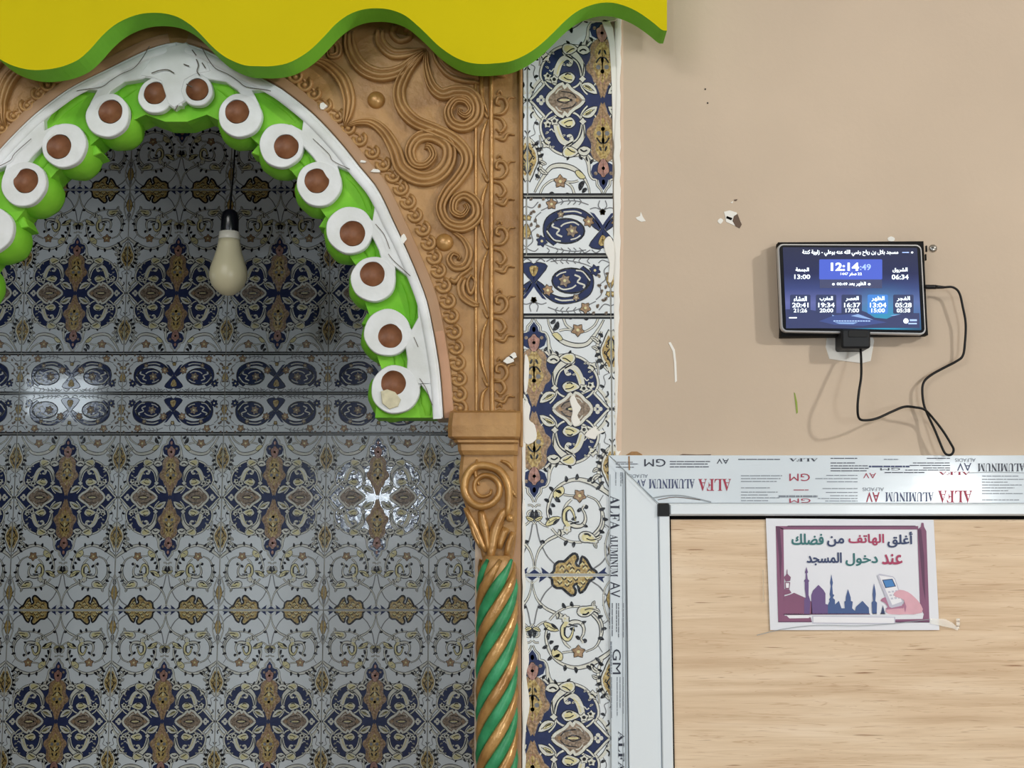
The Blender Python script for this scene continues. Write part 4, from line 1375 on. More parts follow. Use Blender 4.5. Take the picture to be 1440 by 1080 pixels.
for pts, ww in (([(671, 646), (668, 660), (671, 676), (675, 684)], [3, 7, 6, 3]), ([(654, 714), (664, 735), (674, 758), (684, 776)], [6, 11, 12, 6]), ([(676, 716), (680, 738), (684, 756), (687, 776)], [10, 14, 10, 6]),
                ([(722, 712), (708, 722), (698, 742), (693, 764), (688, 790)], [7, 13, 16, 15, 9]), ([(726, 700), (720, 690), (713, 684), (716, 694)], [4, 6, 6, 4]), ([(712, 742), (706, 756), (702, 772)], [10, 12, 7]), ([(722, 748), (716, 764), (712, 782)], [7, 10, 8]),
                ([(662, 734), (667, 752), (676, 770)], [6, 7, 5]), ([(722, 662), (714, 652), (704, 648)], [4, 7, 4])):
    mb = MB(); ridge(mb, pts, ww, 8, YB + .004, 'gold_bright', n=6); mb.build('capital_leaf', colm)
mb = MB()
p = W(717, 729); lathe(mb, (p.x, YB - .002, p.z), [(.006, .004), (.0065, 0), (.005, -.004), (.001, -.006)], 'gold_bright', 12, 'y'); mb.build('capital_bead', colm)
mb = MB()
frustum(mb, [(716, 734, 600, D - .012), (716, 732, 800, D - .012), (717, 733, 1000, D - .012), (717, 733, 1900, D - .012)], 'gold_flat')
mb.build('back_strip', colm)
# shaft core and twisted strands
zt, zb = W(699, 792).z, 0.02
Rc = 27.0 * S
mb = MB(); lathe(mb, (cxm, YC + .018, 0), [(Rc * .86, zb), (Rc * .86, zt), (Rc * .7, zt + .012)], 'gold', 24); mb.build('shaft_core', colm)
pitch = 0.26
NS = 8
for k in range(NS):
    mb = MB()
    green = k % 2 == 0
    v = []
    ks = 8
    L = int((zt - zb) / .0105)
    for i in range(L + 1):
        z = zt + .006 - (zt + .006 - zb) * i / L
        th = 2 * pi * (z / pitch) + 2 * pi * k / NS - 1.2
        c0 = Vector((cxm + Rc * .88 * sin(th), YC + .018 - Rc * .88 * cos(th), z))
        tg = Vector((Rc * .88 * cos(th) * 2 * pi / pitch, Rc * .88 * sin(th) * 2 * pi / pitch, 1)).normalized()
        rad = Vector((sin(th), -cos(th), 0))
        sd = tg.cross(rad).normalized()
        tip = min(1.0, i / 5 + .3)
        rr = (.0062 if green else .0068) * (1 + .06 * sin(i * .9 + k)) * tip
        for j in range(ks):
            a = 2 * pi * j / ks
            v.append(tuple(c0 + sd * (cos(a) * .0094 * tip) + rad * (sin(a) * rr * 1.0)))
    f = [(i * ks + j, i * ks + (j + 1) % ks, (i + 1) * ks + (j + 1) % ks, (i + 1) * ks + j) for i in range(L) for j in range(ks)]
    f += [tuple(range(ks)), tuple(range(L * ks, (L + 1) * ks))]
    mb.add(v, f, 'jade' if green else 'gold_bright', True)
    o = mb.build('shaft_strand', colm)
    if green:
        o['label'] = 'green painted strand'
mb = MB(); box(mb, cxm - .045, cxm + .045, YC - .025, D - .001, 0, .1, 'gold', .004); mb.build('column_base', colm)

# ------------------------------------------------------------------ scalloped canopy board
YF = 1.885
can = thing('canopy_board', (AX, YF, W(0, 0, YF).z), 'yellow wavy-edged canopy board with a green lower edge above the arch', 'canopy')
CW = [(-330, 80), (-300, 92), (-250, 98), (-190, 70), (-150, 34), (-100, 16), (-60, 30), (-20, 66), (0, 83), (20, 93), (42, 98), (62, 98), (86, 94), (110, 84), (128, 68), (143, 51), (160, 36), (178, 26), (196, 20), (213, 18), (232, 19), (250, 24), (268, 35), (283, 49), (297, 64), (312, 77), (328, 86), (345, 92), (362, 93), (382, 93), (404, 89), (424, 79), (440, 67), (456, 51),
      (472, 34), (488, 22), (504, 15), (520, 12), (538, 12), (554, 15), (570, 22), (585, 34), (600, 48), (614, 62), (628, 73), (643, 82), (660, 88), (678, 90), (697, 89), (714, 87), (729, 82), (746, 73), (762, 61), (778, 46), (794, 30), (810, 17), (826, 9), (845, 4), (862, 4), (878, 8), (894, 15), (908, 24), (920, 33), (931, 42), (938, 43), (938, 0), (939, -160), (-330, -160)]
o = wpx(crom(CW[:-3], 3) + CW[-3:], YF)
mb = MB(); extrude(mb, o, YF, YF + .004, 'canopy_yellow', 'canopy_green'); mb.build('face', can)
mb = MB(); extrude(mb, o, YF + .004, YF + .052, 'canopy_green'); mb.build('green_edge', can)
mb = MB()
x0 = W(-320, 0, YF).x; x1 = W(930, 0, YF).x
box(mb, x0, x1, YF + .053, D - .022, W(0, -90, YF).z, W(0, -75, YF).z, 'canopy_green'); mb.build('mounting_batten', can)

# ------------------------------------------------------------------ aluminium framed wooden panel
ZF = W(1100, 641).z
XF0, XF1 = W(857, 860).x, W(1560, 700).x
fr = thing('framed_panel', ((XF0 + XF1) / 2, D, .1), 'wood-look board in a white aluminium frame still wearing printed film', 'partition')
Y1 = D - .013       # film face
Y2 = D - .021       # raised lip
mb = MB()
# side member: flat film band, raised box profile
xa, xb, xc, xd = W(857, 860).x, W(880, 860).x, W(926, 860).x, W(941.5, 860).x
z1 = W(1000, 708).z; z2 = W(1000, 725.5).z
side = [(xa, .1), (xb, .1), (xb, W(880, 664).z), (xa, ZF)]
extrude(mb, side, Y1, D - .001, 'film', 'alu_white', bev=.0008)
extrude(mb, [(xb + .001, .1), (xc, .1), (xc, z1), (xb + .001, W(880, 664).z - .002)], Y2 + .004, D - .001, 'alu_white', bev=.002)
extrude(mb, [(xc + .0005, .1), (xd, .1), (xd, z2), (xc + .0005, z1 - .016)], Y2 + .001, D - .001, 'alu_white', bev=.002)
mb.build('frame_side', fr)
mb = MB()
extrude(mb, [(xa + .001, ZF), (XF1, ZF), (XF1, z1), (xc + .001, z1)], Y1, D - .001, 'film', 'alu_white', bev=.0008)
mb.build('frame_top', fr)
mb = MB()
extrude(mb, [(xc + .017, z1 - .0005), (XF1, z1 - .0005), (XF1, z2), (xc + .017, z2)], Y2 + .003, D - .001, 'alu_white', bev=.004)
mb.build('frame_lip', fr)
mb = MB()
extrude(mb, wpx([(926, 709), (941, 709), (941.5, 726), (925.5, 726)], Y2), Y2 - .001, D - .004, 'black_rubber', bev=.0006)
tag(mb.build('corner_block', fr), 'black plastic corner block of the frame')
mb = MB()
box(mb, xd, W(945, 900).x, D - .009, D - .001, .1, z2, 'black_gap'); box(mb, xd, XF1, D - .009, D - .001, W(1000, 730.5).z, z2, 'black_gap')
mb.build('gasket', fr)
mb = MB(); box(mb, W(944, 900).x, XF1, D - .007, D - .001, .1, W(1000, 729).z, 'wood'); mb.build('board', fr)
# mitre seam and film edges
mb = MB()
def pl(pts, w, m, y=None, mbb=None, n=3):
    y = y if y is not None else Y1 - .0009
    P = wpx(crom(pts, n) if len(pts) > 2 else pts, y)
    ribbon(mbb or mb, P, [w * S] * len(P), y, m)
pl([(863, 646), (925, 709)], 1.3, 'seam', Y2 - .0006); pl([(880, 662), (880, 1500)], 1.3, 'seam', Y1 - .001)
pl([(876, 665), (876, 1500)], .9, 'seam'); pl([(941, 707.5), (1500, 707.5)], .7, 'seam', Y1 - .001)
pl([(858, 667), (858, 1500)], .7, 'seam')
pl([(900, 705), (920, 700), (940, 697), (958, 697), (975, 700), (1000, 706)], 1.8, 'seam'); pl([(925, 703), (950, 699), (985, 703)], .9, 'chip_dark')
mb.build('seam', fr)
# printing of the protective film
mb = MB()
YP = Y1 - .0006
def t2(s, r, m, rot=180, b=0.0):
    q_ = MB(); text(q_, s, r, m, YP, bold=b, rot=rot); q_.build('printed_word', fr)
def t(s, r, m, rot=180, b=0.0): t2(serif(s), r, m, rot, b)


def lines(x0, x1, ys_, m='ink_grey', th=1.1, rag=.3, left=True):
    for k, y in enumerate(ys_):
        e = x1 - (x1 - x0) * rag * rnd.random() if left else x1
        s_ = x0 if left else x0 + (x1 - x0) * rag * rnd.random()
        x = s_
        while x < e:
            l = min(e - x, rnd.uniform(3, 16))
            pl([(x, y), (x + l, y)], th, m, YP, mb)
            x += l + .8


# top row, upside down and cut by the frame edge
t2('GM', (906, 645.5, 936, 656), 'ink_black'); lines(942, 1000, [649, 652.5, 656.5], 'ink_black', 1.1)
t2('AV', (1008, 645, 1025, 652), 'ink_black'); lines(1038, 1098, [646], 'ink_black', 1.1, .05)
t('ALFA', (1110, 644.5, 1150, 649), 'ink_black')
lines(1168, 1222, [644.5, 651, 655, 658.5, 662], 'ink_black', 1.1, .45); lines(1243, 1264, [646], 'ink_grey', 1.2, 0); lines(1222, 1279, [656], 'ink_blue', 2.4, 0)
t2('GM', (1238, 658, 1266, 661.5), 'ink_black'); lines(1272, 1336, [644.5, 651, 654.5, 658, 661], 'ink_black', 1.1, .5, False)
t2('AV', (1346, 651, 1366, 662), 'ink_blue'); t2('ALFADIS', (1343, 644.5, 1372, 649.5), 'ink_grey'); t('ALUMINUM', (1375, 651.5, 1441, 663), 'ink_black')
lines(866, 900, [650, 652.5, 657], 'ink_black', .9, .3)
# second row
t('ALUMINUM', (912.5, 673.5, 977, 687), 'ink_blue'); t('ALFA', (982, 673.5, 1028, 690.5), 'ink_red')
t2('AV', (895, 674, 908, 684), 'ink_blue'); t2('ALFADIS', (884, 667, 911, 672), 'ink_grey')
lines(1042, 1102, [669, 673, 677, 686, 692, 696, 700, 704], 'ink_grey', 1.0, .4)
t2('GM', (1110, 666, 1139, 676.5), 'ink_red'); lines(1116, 1137, [689], 'ink_red', 1.2, 0); lines(1095, 1150, [698], 'ink_grey', 2.8, 0); t2('GM', (1110, 701, 1140, 707), 'ink_red')
lines(1144, 1206, [668.5, 673, 677.5, 687, 692.5, 697, 701, 704.5], 'ink_grey', 1.0, .4, False)
t2('AV', (1214, 665, 1232, 672.5), 'ink_red'); lines(1244, 1302, [664.5], 'ink_black', 1.2, .05); t('ALFA', (1320, 663.5, 1364, 668), 'ink_red')
t2('AV', (1218, 692, 1237, 706), 'ink_red', b=.01); t2('ALFADIS', (1213, 685.5, 1243, 690.5), 'ink_grey'); t('ALUMINUM', (1245, 692, 1313, 705.5), 'ink_blue'); t('ALFA', (1319, 690, 1367, 707), 'ink_red')
lines(1381, 1440, [669.5, 674, 678, 682, 686, 690, 694, 703], 'ink_grey', 1.0, .4)
pl([(1362, 665), (1400, 664), (1440, 665)], .8, 'seam', YP, mb)
# side band, reading downwards
t('ALFA', (857.8, 697, 871.5, 745), 'ink_black', 90); t('ALUMINUM', (858.2, 752, 869, 811), 'ink_black', 90); t2('AV', (858, 818, 872, 840), 'ink_black', 90)
t2('GM', (861.5, 913, 873, 948), 'ink_black', 90); t('ALFA', (869.5, 1028, 878, 1086), 'ink_black', 90)
def vlines(y0, y1, xs_, m='ink_grey'):
    for x in xs_:
        y = y0; e = y1 - (y1 - y0) * .35 * rnd.random()
        while y < e:
            l = rnd.uniform(3, 12); pl([(x, y), (x, min(e, y + l))], 1.0, m, YP, mb); y += l + .8
vlines(664, 685, [866, 873, 875], 'ink_grey'); vlines(848, 902, [857.5, 861, 867, 870, 876.5], 'ink_black'); vlines(902, 958, [858.5, 860], 'ink_grey'); vlines(952, 1015, [860, 868, 872, 876.5], 'ink_grey')
tag(mb.build('small_print', fr), kind='stuff')
mb = MB()
pl([(884.5, 641.5), (885, 661)], 2, 'rust', YP - .0002, mb)
mb.build('rust_mark', fr)

# ------------------------------------------------------------------ paper notice
YN = D - .0095
pa = thing('paper_notice', (W(1199, 885, YN).x, YN + .001, W(1199, 886, YN).z), 'white Arabic notice with plum border taped to the wooden board', 'poster')
TL, TR, BR, BL = (1077, 729), (1313, 731), (1321, 886), (1083, 886)


def PM(u, v):
    """unit square of the sheet -> pixels"""
    x = (TL[0] * (1 - u) + TR[0] * u) * (1 - v) + (BL[0] * (1 - u) + BR[0] * u) * v
    y = (TL[1] * (1 - u) + TR[1] * u) * (1 - v) + (BL[1] * (1 - u) + BR[1] * u) * v
    return x, y


def cz(X, Y):
    """pixels of the 4.8x close look at (1060,720) -> pixels"""
    return (1060 + X / 4.8, 720 + Y / 4.8)


mb = MB()
n = 12
v = []
for j in range(n + 1):
    for i in range(n + 1):
        p = W(*PM(i / n, j / n), YN)
        v.append((p.x, YN - .0006 * (1 + sin(i * .9 + j * .5)) * .5 * (1 if 0 < i < n else .3), p.z))
mb.add(v, [(j * (n + 1) + i, j * (n + 1) + i + 1, (j + 1) * (n + 1) + i + 1, (j + 1) * (n + 1) + i) for j in range(n) for i in range(n)], 'paper', True)
mb.build('sheet', pa)
yp = YN - .0009
mb = MB()


def poly(pts, m, dy=0.0, n=0):
    q = [cz(*a) for a in pts]
    q = crom(q, n, True) if n else q
    P = wpx(q, yp - dy)
    mb.add([(a, yp - dy, b) for a, b in P], tess(P), m)


poly([(148, 95), (200, 112), (208, 700), (385, 712), (392, 742), (165, 742)], 'p_plum')
poly([(148, 95), (1110, 95), (1110, 118), (195, 118)], 'p_plum')
poly([(1105, 118), (1128, 100), (1132, 72), (1146, 74), (1150, 100), (1165, 130), (1186, 742), (955, 745), (955, 725), (1140, 722), (1148, 690), (1122, 640)], 'p_plum')
poly([(150, 96), (176, 100), (190, 300), (180, 500), (170, 300)], 'p_plum_dark', .0001)
poly([(230, 92), (1090, 92), (1100, 100), (220, 102)], 'p_plum_dark', .0001)
poly([(1108, 120), (1130, 115), (1150, 300), (1158, 600), (1140, 500)], 'p_plum_dark', .0001)
poly([(165, 738), (392, 738), (392, 744), (165, 744)], 'p_plum_dark', .0001); poly([(955, 738), (1186, 738), (1186, 746), (955, 746)], 'p_plum_dark', .0001)
poly([(225, 690), (380, 690), (372, 716), (240, 718), (222, 700)], 'p_white', .0002); poly([(210, 686), (1140, 684), (1140, 694), (212, 696)], 'p_white', .0002)
poly([(395, 700), (955, 708), (955, 756), (395, 752)], 'p_grey', .0001); poly([(402, 706), (948, 713), (948, 750), (402, 746)], 'p_white', .0002)
# skyline of domes and minarets in four tones
poly([(204, 570), (240, 560), (272, 545), (350, 580), (390, 605), (395, 690), (204, 690)], 'p_plum', .0002)
poly([(340, 592), (352, 575), (345, 520), (345, 470), (338, 466), (350, 452), (352, 415), (346, 408), (356, 370), (366, 408), (360, 415), (364, 452), (376, 466), (370, 470), (370, 560), (382, 600), (376, 690), (340, 690)], 'p_violet', .0003)
poly([(388, 560), (400, 530), (437, 492), (470, 525), (484, 550), (484, 620), (500, 625), (500, 690), (388, 690)], 'p_violet', .0002)
poly([(500, 690), (500, 628), (512, 600), (508, 590), (518, 575), (512, 555), (520, 500), (515, 478), (524, 420), (534, 478), (530, 500), (534, 555), (544, 560), (534, 580), (548, 592), (548, 625), (575, 600), (592, 650), (615, 650), (612, 605), (620, 600), (622, 570), (636, 520), (654, 575), (656, 600), (668, 605), (664, 650), (684, 668), (690, 640), (734, 600), (776, 645), (780, 690)], 'p_blue', .0002)
poly([(800, 690), (796, 610), (806, 600), (802, 556), (806, 520), (812, 482), (820, 520), (824, 556), (820, 600), (832, 612), (830, 690)], 'p_blue', .0002)
poly([(205, 440), (225, 415), (250, 440), (245, 465), (215, 470)], 'p_plum', .0002); poly([(210, 473), (246, 473), (240, 520), (212, 520)], 'p_plum', .0002)
poly([(216, 480), (238, 480), (236, 512), (218, 512)], 'p_white', .0003); poly([(205, 520), (240, 522), (254, 545), (240, 552), (205, 560)], 'p_plum', .0002); poly([(223, 388), (227, 388), (228, 420), (222, 420)], 'p_plum', .0002)
poly([(200, 688), (785, 686), (785, 692), (200, 694)], 'p_plum_dark', .0004); poly([(850, 690), (860, 680), (872, 630), (884, 680), (890, 690)], 'p_navy', .0002)
# hand with the phone
poly([(855, 598), (885, 575), (930, 600), (1010, 620), (1000, 660), (930, 670), (890, 655), (905, 640), (880, 610)], 'p_skin_dark', .0002, 2)
poly([(832, 430), (850, 416), (940, 434), (955, 450), (1010, 610), (1000, 632), (930, 648), (915, 640)], 'p_grey', .0003)
poly([(845, 428), (938, 442), (950, 455), (1000, 605), (935, 628)], 'p_white', .0004)
poly([(866, 458), (936, 450), (960, 502), (888, 514)], 'p_navy', .0005); poly([(874, 463), (932, 456), (952, 499), (893, 508)], 'p_lcd', .0006)
for i in range(3):
    for j in range(3):
        a, b = 905 + i * 24 + j * 9, 535 + j * 22 - i * 3
        poly([(a, b), (a + 16, b - 2), (a + 20, b + 10), (a + 4, b + 12)], 'p_grey', .0005)
poly([(945, 548), (985, 525), (1040, 540), (1085, 575), (1128, 625), (1135, 680), (1020, 690), (1010, 640), (1016, 600), (985, 580), (955, 572)], 'p_skin', .0007, 2)
poly([(890, 662), (930, 655), (1000, 650), (1040, 660), (1030, 690), (930, 690), (900, 682)], 'p_skin', .0006, 2)
poly([(1016, 600), (1030, 640), (1022, 680), (1012, 640)], 'p_skin_dark', .0008)
mb.build('picture', pa)
mb = MB()
def tx(s, r, m, b=.03):
    q_ = MB()
    for i, (a, b_) in enumerate(((0, 0), (2.6, 0), (-2.6, 0), (0, 2.4), (0, -2.4), (1.8, 1.8), (-1.8, -1.8), (1.8, -1.8), (-1.8, 1.8))):
        text(q_, s, cz(r[0] + a, r[1] + b_) + cz(r[2] + a, r[3] + b_), m, yp - .0004 - i * .00001, bold=0, ar=True)
    q_.build('printed_word', pa)
tx('أغلق', (905, 135, 1070, 238), 'p_navy'); tx('الهاتف', (642, 150, 878, 224), 'p_crimson'); tx('من', (498, 165, 608, 232), 'p_navy'); tx('فضلك', (258, 148, 470, 220), 'p_teal')
tx('عند', (868, 285, 1002, 352), 'p_crimson'); tx('دخول', (622, 280, 836, 362), 'p_teal'); tx('المسجد', (360, 275, 592, 358), 'p_navy')

q = [cz(*a) for a in ((1190, 718), (1290, 722), (1345, 750), (1368, 775), (1366, 720), (1392, 718), (1390, 770), (1376, 800), (1340, 785), (1270, 770), (1190, 752))]
P = wpx(q, YN - .002); mb.add([(a, YN - .002, b) for a, b in P], tess(P), 'tape')
q = [cz(*a) for a in ((60, 390), (66, 388), (72, 600), (60, 612))]
P = wpx(q, YN - .0005); mb.add([(a, YN - .0005, b) for a, b in P], tess(P), 'tape')
pl([cz(20, 832), cz(200, 790), cz(430, 764), cz(700, 768), cz(950, 752), cz(1190, 724)], .8, 'seam', YN - .0025, mb, 4)
for k in range(5):
    x = 1368 + k * 5
    pl([cz(1366, 722 + k * 16), cz(1390, 722 + k * 16)], .7, 'chip_dark' if k % 2 else 'chip_white', YN - .0025, mb, 1)
tag(mb.build('sticky_tape', pa), 'clear sticky tape crumpled at the right corner')

# ------------------------------------------------------------------ tablet
YT2 = D - .034      # screen face
T0 = W(1198, 405, YT2)
ST = YT2 / F / cos(0.0) * 1.0
R_T = radians(-0.9)
tb = thing('tablet', (T0.x, D, T0.z), 'wall mounted tablet with lit blue prayer time screen and silver rim', 'tablet')


def TP(px, py, y=YT2):
    """tablet pixel (photograph) -> point of a plane parallel to the screen"""
    return W(px, py, y)


def rrect(x0, y0, x1, y1, r, n=5):
    q = []
    for cx, cy, a0 in ((x1 - r, y0 + r, -90), (x1 - r, y1 - r, 0), (x0 + r, y1 - r, 90), (x0 + r, y0 + r, 180)):
        for i in range(n + 1):
            a = radians(a0 + 90 * i / n)
            q.append((cx + r * cos(a), cy + r * sin(a)))
    return q


def skew(q):
    """unit: 205 x 125 box at the tablet -> its slightly leaning outline"""
    c = [(1093.5, 342.5), (1296.5, 343.5), (1303, 470.5), (1099, 466.5)]
    r = []
    for u, v in q:
        r.append(((c[0][0] * (1 - u) + c[1][0] * u) * (1 - v) + (c[3][0] * (1 - u) + c[2][0] * u) * v,
                  (c[0][1] * (1 - u) + c[1][1] * u) * (1 - v) + (c[3][1] * (1 - u) + c[2][1] * u) * v))
    return r


def SR(x0, y0, x1, y1, r=0.0):
    """rounded rectangle in screen units 0..203 x 0..125"""
    q = rrect(x0, y0, x1, y1, r) if r > 0 else [(x0, y0), (x1, y0), (x1, y1), (x0, y1)]
    return skew([(a / 203, b / 125) for a, b in q])


mb = MB(); extrude(mb, wpx(SR(0, 0, 203, 125, 8), YT2), YT2 + .0012, YT2 + .011, 'tablet_silver', bev=.0015, smooth=False); mb.build('tablet_shell', tb)
mb = MB(); extrude(mb, wpx(SR(2.2, 2.2, 200.8, 122.8, 6.5), YT2), YT2 + .0004, YT2 + .002, 'bezel'); bz = mb.build('bezel', tb)
mb = MB()
P = wpx(SR(7, 5, 196, 119, 1.5), YT2 - .0002); mb.add([(a, YT2 - .0002, b) for a, b in P], tess(P), 's_sky')
sc_ = mb.build('screen', tb)
mb = MB()


def zs_(X, Y):
    """6x close look at (1080,320) -> pixels"""
    return (1080 + X / 6.0, 320 + Y / 6.0)


def sp_(pts, m, dy, r=0):
    if r:
        q = rrect(pts[0], pts[1], pts[2], pts[3], r)
    elif isinstance(pts[0], (int, float)):
        x0, y0, x1, y1 = pts; q = [(x0, y0), (x1, y0), (x1, y1), (x0, y1)]
    else:
        q = pts
    P = wpx([zs_(*a) for a in q], YT2 - dy)
    mb.add([(a, YT2 - dy, b) for a, b in P], tess(P), m)


sp_([(152, 850), (150, 690), (240, 688), (330, 690), (420, 705), (520, 720), (640, 722), (760, 690), (830, 715), (900, 760), (1000, 770), (1080, 735), (1180, 720), (1278, 722), (1280, 846)], 's_ridge', .0004)
sp_([(430, 790), (560, 740), (640, 735), (760, 720), (880, 775), (1000, 800), (800, 830), (560, 820)], 's_ridge_far', .0005)
for a in ([(700, 745), (760, 730), (890, 778), (800, 765)], [(540, 735), (560, 742), (545, 748)], [(1030, 740), (1120, 732), (1060, 745)], [(560, 800), (760, 800), (720, 815), (600, 812)]):
    sp_(a, 's_snow', .0006)
sp_((432, 268, 964, 438), 's_blue', .0006, 10); sp_((436, 438, 962, 512), 's_band', .0006)
for x in (186, 404, 620, 840, 1056):
    sp_((x, 566, x + 172, 728), 's_card_on' if x == 840 else 's_card', .0007, 12)
mb.build('screen_panel', sc_)
mb = MB()
YX = YT2 - .001
def tt(s, r, m='s_text', b=.0, arb=False):
    q_ = MB()
    for i, (a, c) in enumerate(((0, 0), (1.4, 0), (-1.4, 0), (0, 1.2), (0, -1.2)) if arb else ((0, 0),)):
        text(q_, s, zs_(r[0] + a, r[1] + c) + zs_(r[2] + a, r[3] + c), m, YX - i * .00001, bold=b, ar=arb)
    q_.build('lettering', sc_)
tt('مسجد بلال بن رباح رضي الله عنه بوعلي - زاوية كنتة', (290, 188, 1098, 240), b=.012, arb=True)
tt('الجمعة', (234, 338, 344, 376), b=.015, arb=True); tt('13:00', (222, 396, 356, 434), b=.02)
tt('الشروق', (1052, 338, 1176, 380), b=.015, arb=True); tt('06:34', (1044, 396, 1186, 438), b=.02)
tt('12:14', (530, 296, 768, 366), b=.035); tt(':49', (776, 308, 868, 360), 's_text_dim', .02)
tt('22 صفر 1447'[::-1][::-1].split(' ')[0], (756, 380, 792, 402), b=.02); tt('صفر', (686, 378, 746, 410), b=.012, arb=True); tt('1447', (612, 380, 676, 402), b=.02)
tt('الظهر بعد', (682, 458, 824, 494), b=.012, arb=True); tt('00:49', (580, 464, 670, 488), b=.02)
for x in (540, 842):
    sp_([(x + 12 + 12 * cos(a), 478 + 10 * sin(a)) for a in [pi * i / 6 for i in range(12)]], 's_text', .001)
for x, nm, a, b_ in ((204, 'العشاء', '20:41', '21:26'), (424, 'المغرب', '19:34', '20:00'), (642, 'العصر', '16:37', '17:00'), (860, 'الظهر', '13:04', '15:00'), (1074, 'الفجر', '05:28', '05:38')):
    tt(nm, (x + 14, 580, x + 122, 622), b=.015, arb=True); tt(a, (x, 634, x + 138, 674), b=.02); tt(b_, (x + 12, 682, x + 126, 716), b=.02)
sp_((178, 756, 244, 766), 's_text', .001)
for k in range(14):
    sp_((552 + k * 22.5, 784, 552 + k * 22.5 + 18, 793), 's_text_dim', .001)
sp_([(1164 + 22 * cos(a), 788 + 22 * sin(a)) for a in [pi * i / 8 for i in range(16)]], 's_text', .001)
sp_((1196, 774, 1256, 790), 's_text_dim', .001); sp_((1184, 804, 1256, 816), 's_text_dim', .001)
sp_((1132, 206, 1190, 214), 's_text_dim', .001); sp_([(1216 + 10 * cos(a), 210 + 8 * sin(a)) for a in [pi * i / 6 for i in range(12)]], 's_text', .001)
tag(mb.build('screen_marks', sc_), kind='stuff')
# black mounting case behind
mb = MB(); extrude(mb, wpx([(1094.5, 340.5), (1299, 339), (1304, 448), (1305.5, 471), (1098.5, 473.5), (1099, 462)], YT2 + .012), YT2 + .012, D - .004, 'case_black', bev=.001)
mb.build('mounting_case', tb)
mb = MB()
for x, y in ((1303, 350), (1302, 362)):
    p = W(x, y, YT2 + .006); box(mb, p.x - .0015, p.x + .0005, YT2 + .004, YT2 + .008, p.z - .005, p.z + .005, 'case_black')
mb.build('side_button', tb)

# power adapter, white patch of plaster behind it
Pp = W(1203, 480)
mb = MB()
extrude(mb, wpx([(1163, 470), (1190, 465), (1225, 466), (1229, 480), (1224, 508), (1212, 511), (1180, 507), (1166, 505), (1161, 488)], D), D - .0015, D, 'chip_white', bev=.0005)
tag(mb.build('plaster_patch', wall_front), 'white plaster patch around the power outlet')
ad = thing('power_adapter', (Pp.x, D - .002, W(1203, 492).z), 'black plug-in power adapter under the tablet', 'charger')
mb = MB(); o = rrect(1183, 463, 1224, 490, 4); extrude(mb, wpx(o, D - .04), D - .042, D - .003, 'adapter_black', bev=.003); mb.build('housing', ad)
mb = MB(); extrude(mb, wpx(rrect(1190, 466, 1217, 476, 2), D - .03), D - .043, D - .042, 'black_rubber', bev=.0005); mb.build('recess', ad)
# cable: adapter -> down -> loop -> plug at the right of the tablet
YL = D - .03
def K(x, y, d): return tuple(W(x, y, D - d))
cab = [K(1210, 489, .030), K(1211, 505, .040), K(1211, 530, .052), K(1208, 550, .058), K(1206, 572, .058), K(1208, 588, .053), K(1218, 591, .048), K(1234, 588, .042), K(1254, 579, .035), K(1272, 572, .030), K(1288, 573, .034), K(1300, 576, .032),
       K(1312, 588, .023), K(1326, 606, .026), K(1336, 622, .027), K(1341, 632, .026), K(1338, 639, .025), K(1331, 639, .024), K(1326, 632, .023), K(1316, 608, .020), K(1305, 584, .014), K(1299, 568, .014), K(1297, 548, .014), K(1300, 536, .012), K(1310, 527, .011), K(1326, 518, .010), K(1345, 508, .012), K(1354, 500, .014), K(1357, 482, .016), K(1358, 455, .018), K(1354, 432, .020), K(1349, 412, .022), K(1340, 404, .025), K(1327, 404, .027)]
cb = thing('charging_cable', (cab[15][0], D, cab[15][2]), 'thin black charging cable looping from the adapter to the tablet side', 'cable')
mb = MB(); tube(mb, cab, 1.75 * S, 'black_rubber', 8, 6); mb.build('cord', cb)
mb = MB()
a = W(1300, 403.5, D - .029); b = W(1316, 403.5, D - .028)
tube(mb, [a, (a + b) / 2, b], [.0038, .0036], 'black_rubber', 10, 2); c = W(1316, 403.5, D - .028); d_ = W(1328, 404, D - .027); tube(mb, [c, (c + d_) / 2, d_], [.0032, .0022], 'black_rubber', 10, 2)
mb.build('plug', cb)

# screw in the wall
mb = MB(); p = W(1312, 349.5)
lathe(mb, (p.x, D, p.z), [(.0062, 0), (.0065, -.0015), (.005, -.003), (.001, -.0034)], 'steel', 14, 'y')
box(mb, p.x - .0045, p.x + .0045, D - .0038, D - .0032, p.z - .0006, p.z + .0006, 'black_gap')
tag(mb.build('wall_screw'), 'small round steel screw head right of the tablet top corner', 'screw')

# ------------------------------------------------------------------ wear on the beige wall (pieces of the wall)
def patch(pts, m, name, label=None, y0=.0008, n=0, h=.0):
    mb = MB(); q = crom(pts, n, True) if n else pts
    extrude(mb, wpx(q, D), D - y0, D + .0002, m); o = mb.build(name, wall_front)
    if label: o['label'] = label
patch([(894, 306), (900, 304), (901, 298), (904, 305), (908, 311), (902, 312), (896, 309)], 'chip_white', 'paint_chip')
patch([(1009, 311), (1013, 307), (1017, 310), (1013, 315)], 'chip_white', 'paint_chip', n=2)
patch([(1018, 298), (1026, 296), (1036, 299), (1037, 308), (1042, 312), (1038, 320), (1030, 316), (1021, 312), (1020, 305)], 'chip_white', 'paint_chip', 'chipped hole edge in the plaster', n=1)
patch([(1032, 304), (1037, 301), (1040, 309), (1043, 316), (1040, 321), (1034, 318), (1030, 311)], 'chip_dark', 'plaster_hole', 'dark broken plaster in the hole', y0=.0012)
patch([(1022, 304), (1030, 307), (1028, 310), (1021, 307)], 'black_gap', 'plaster_hole', y0=.0012)
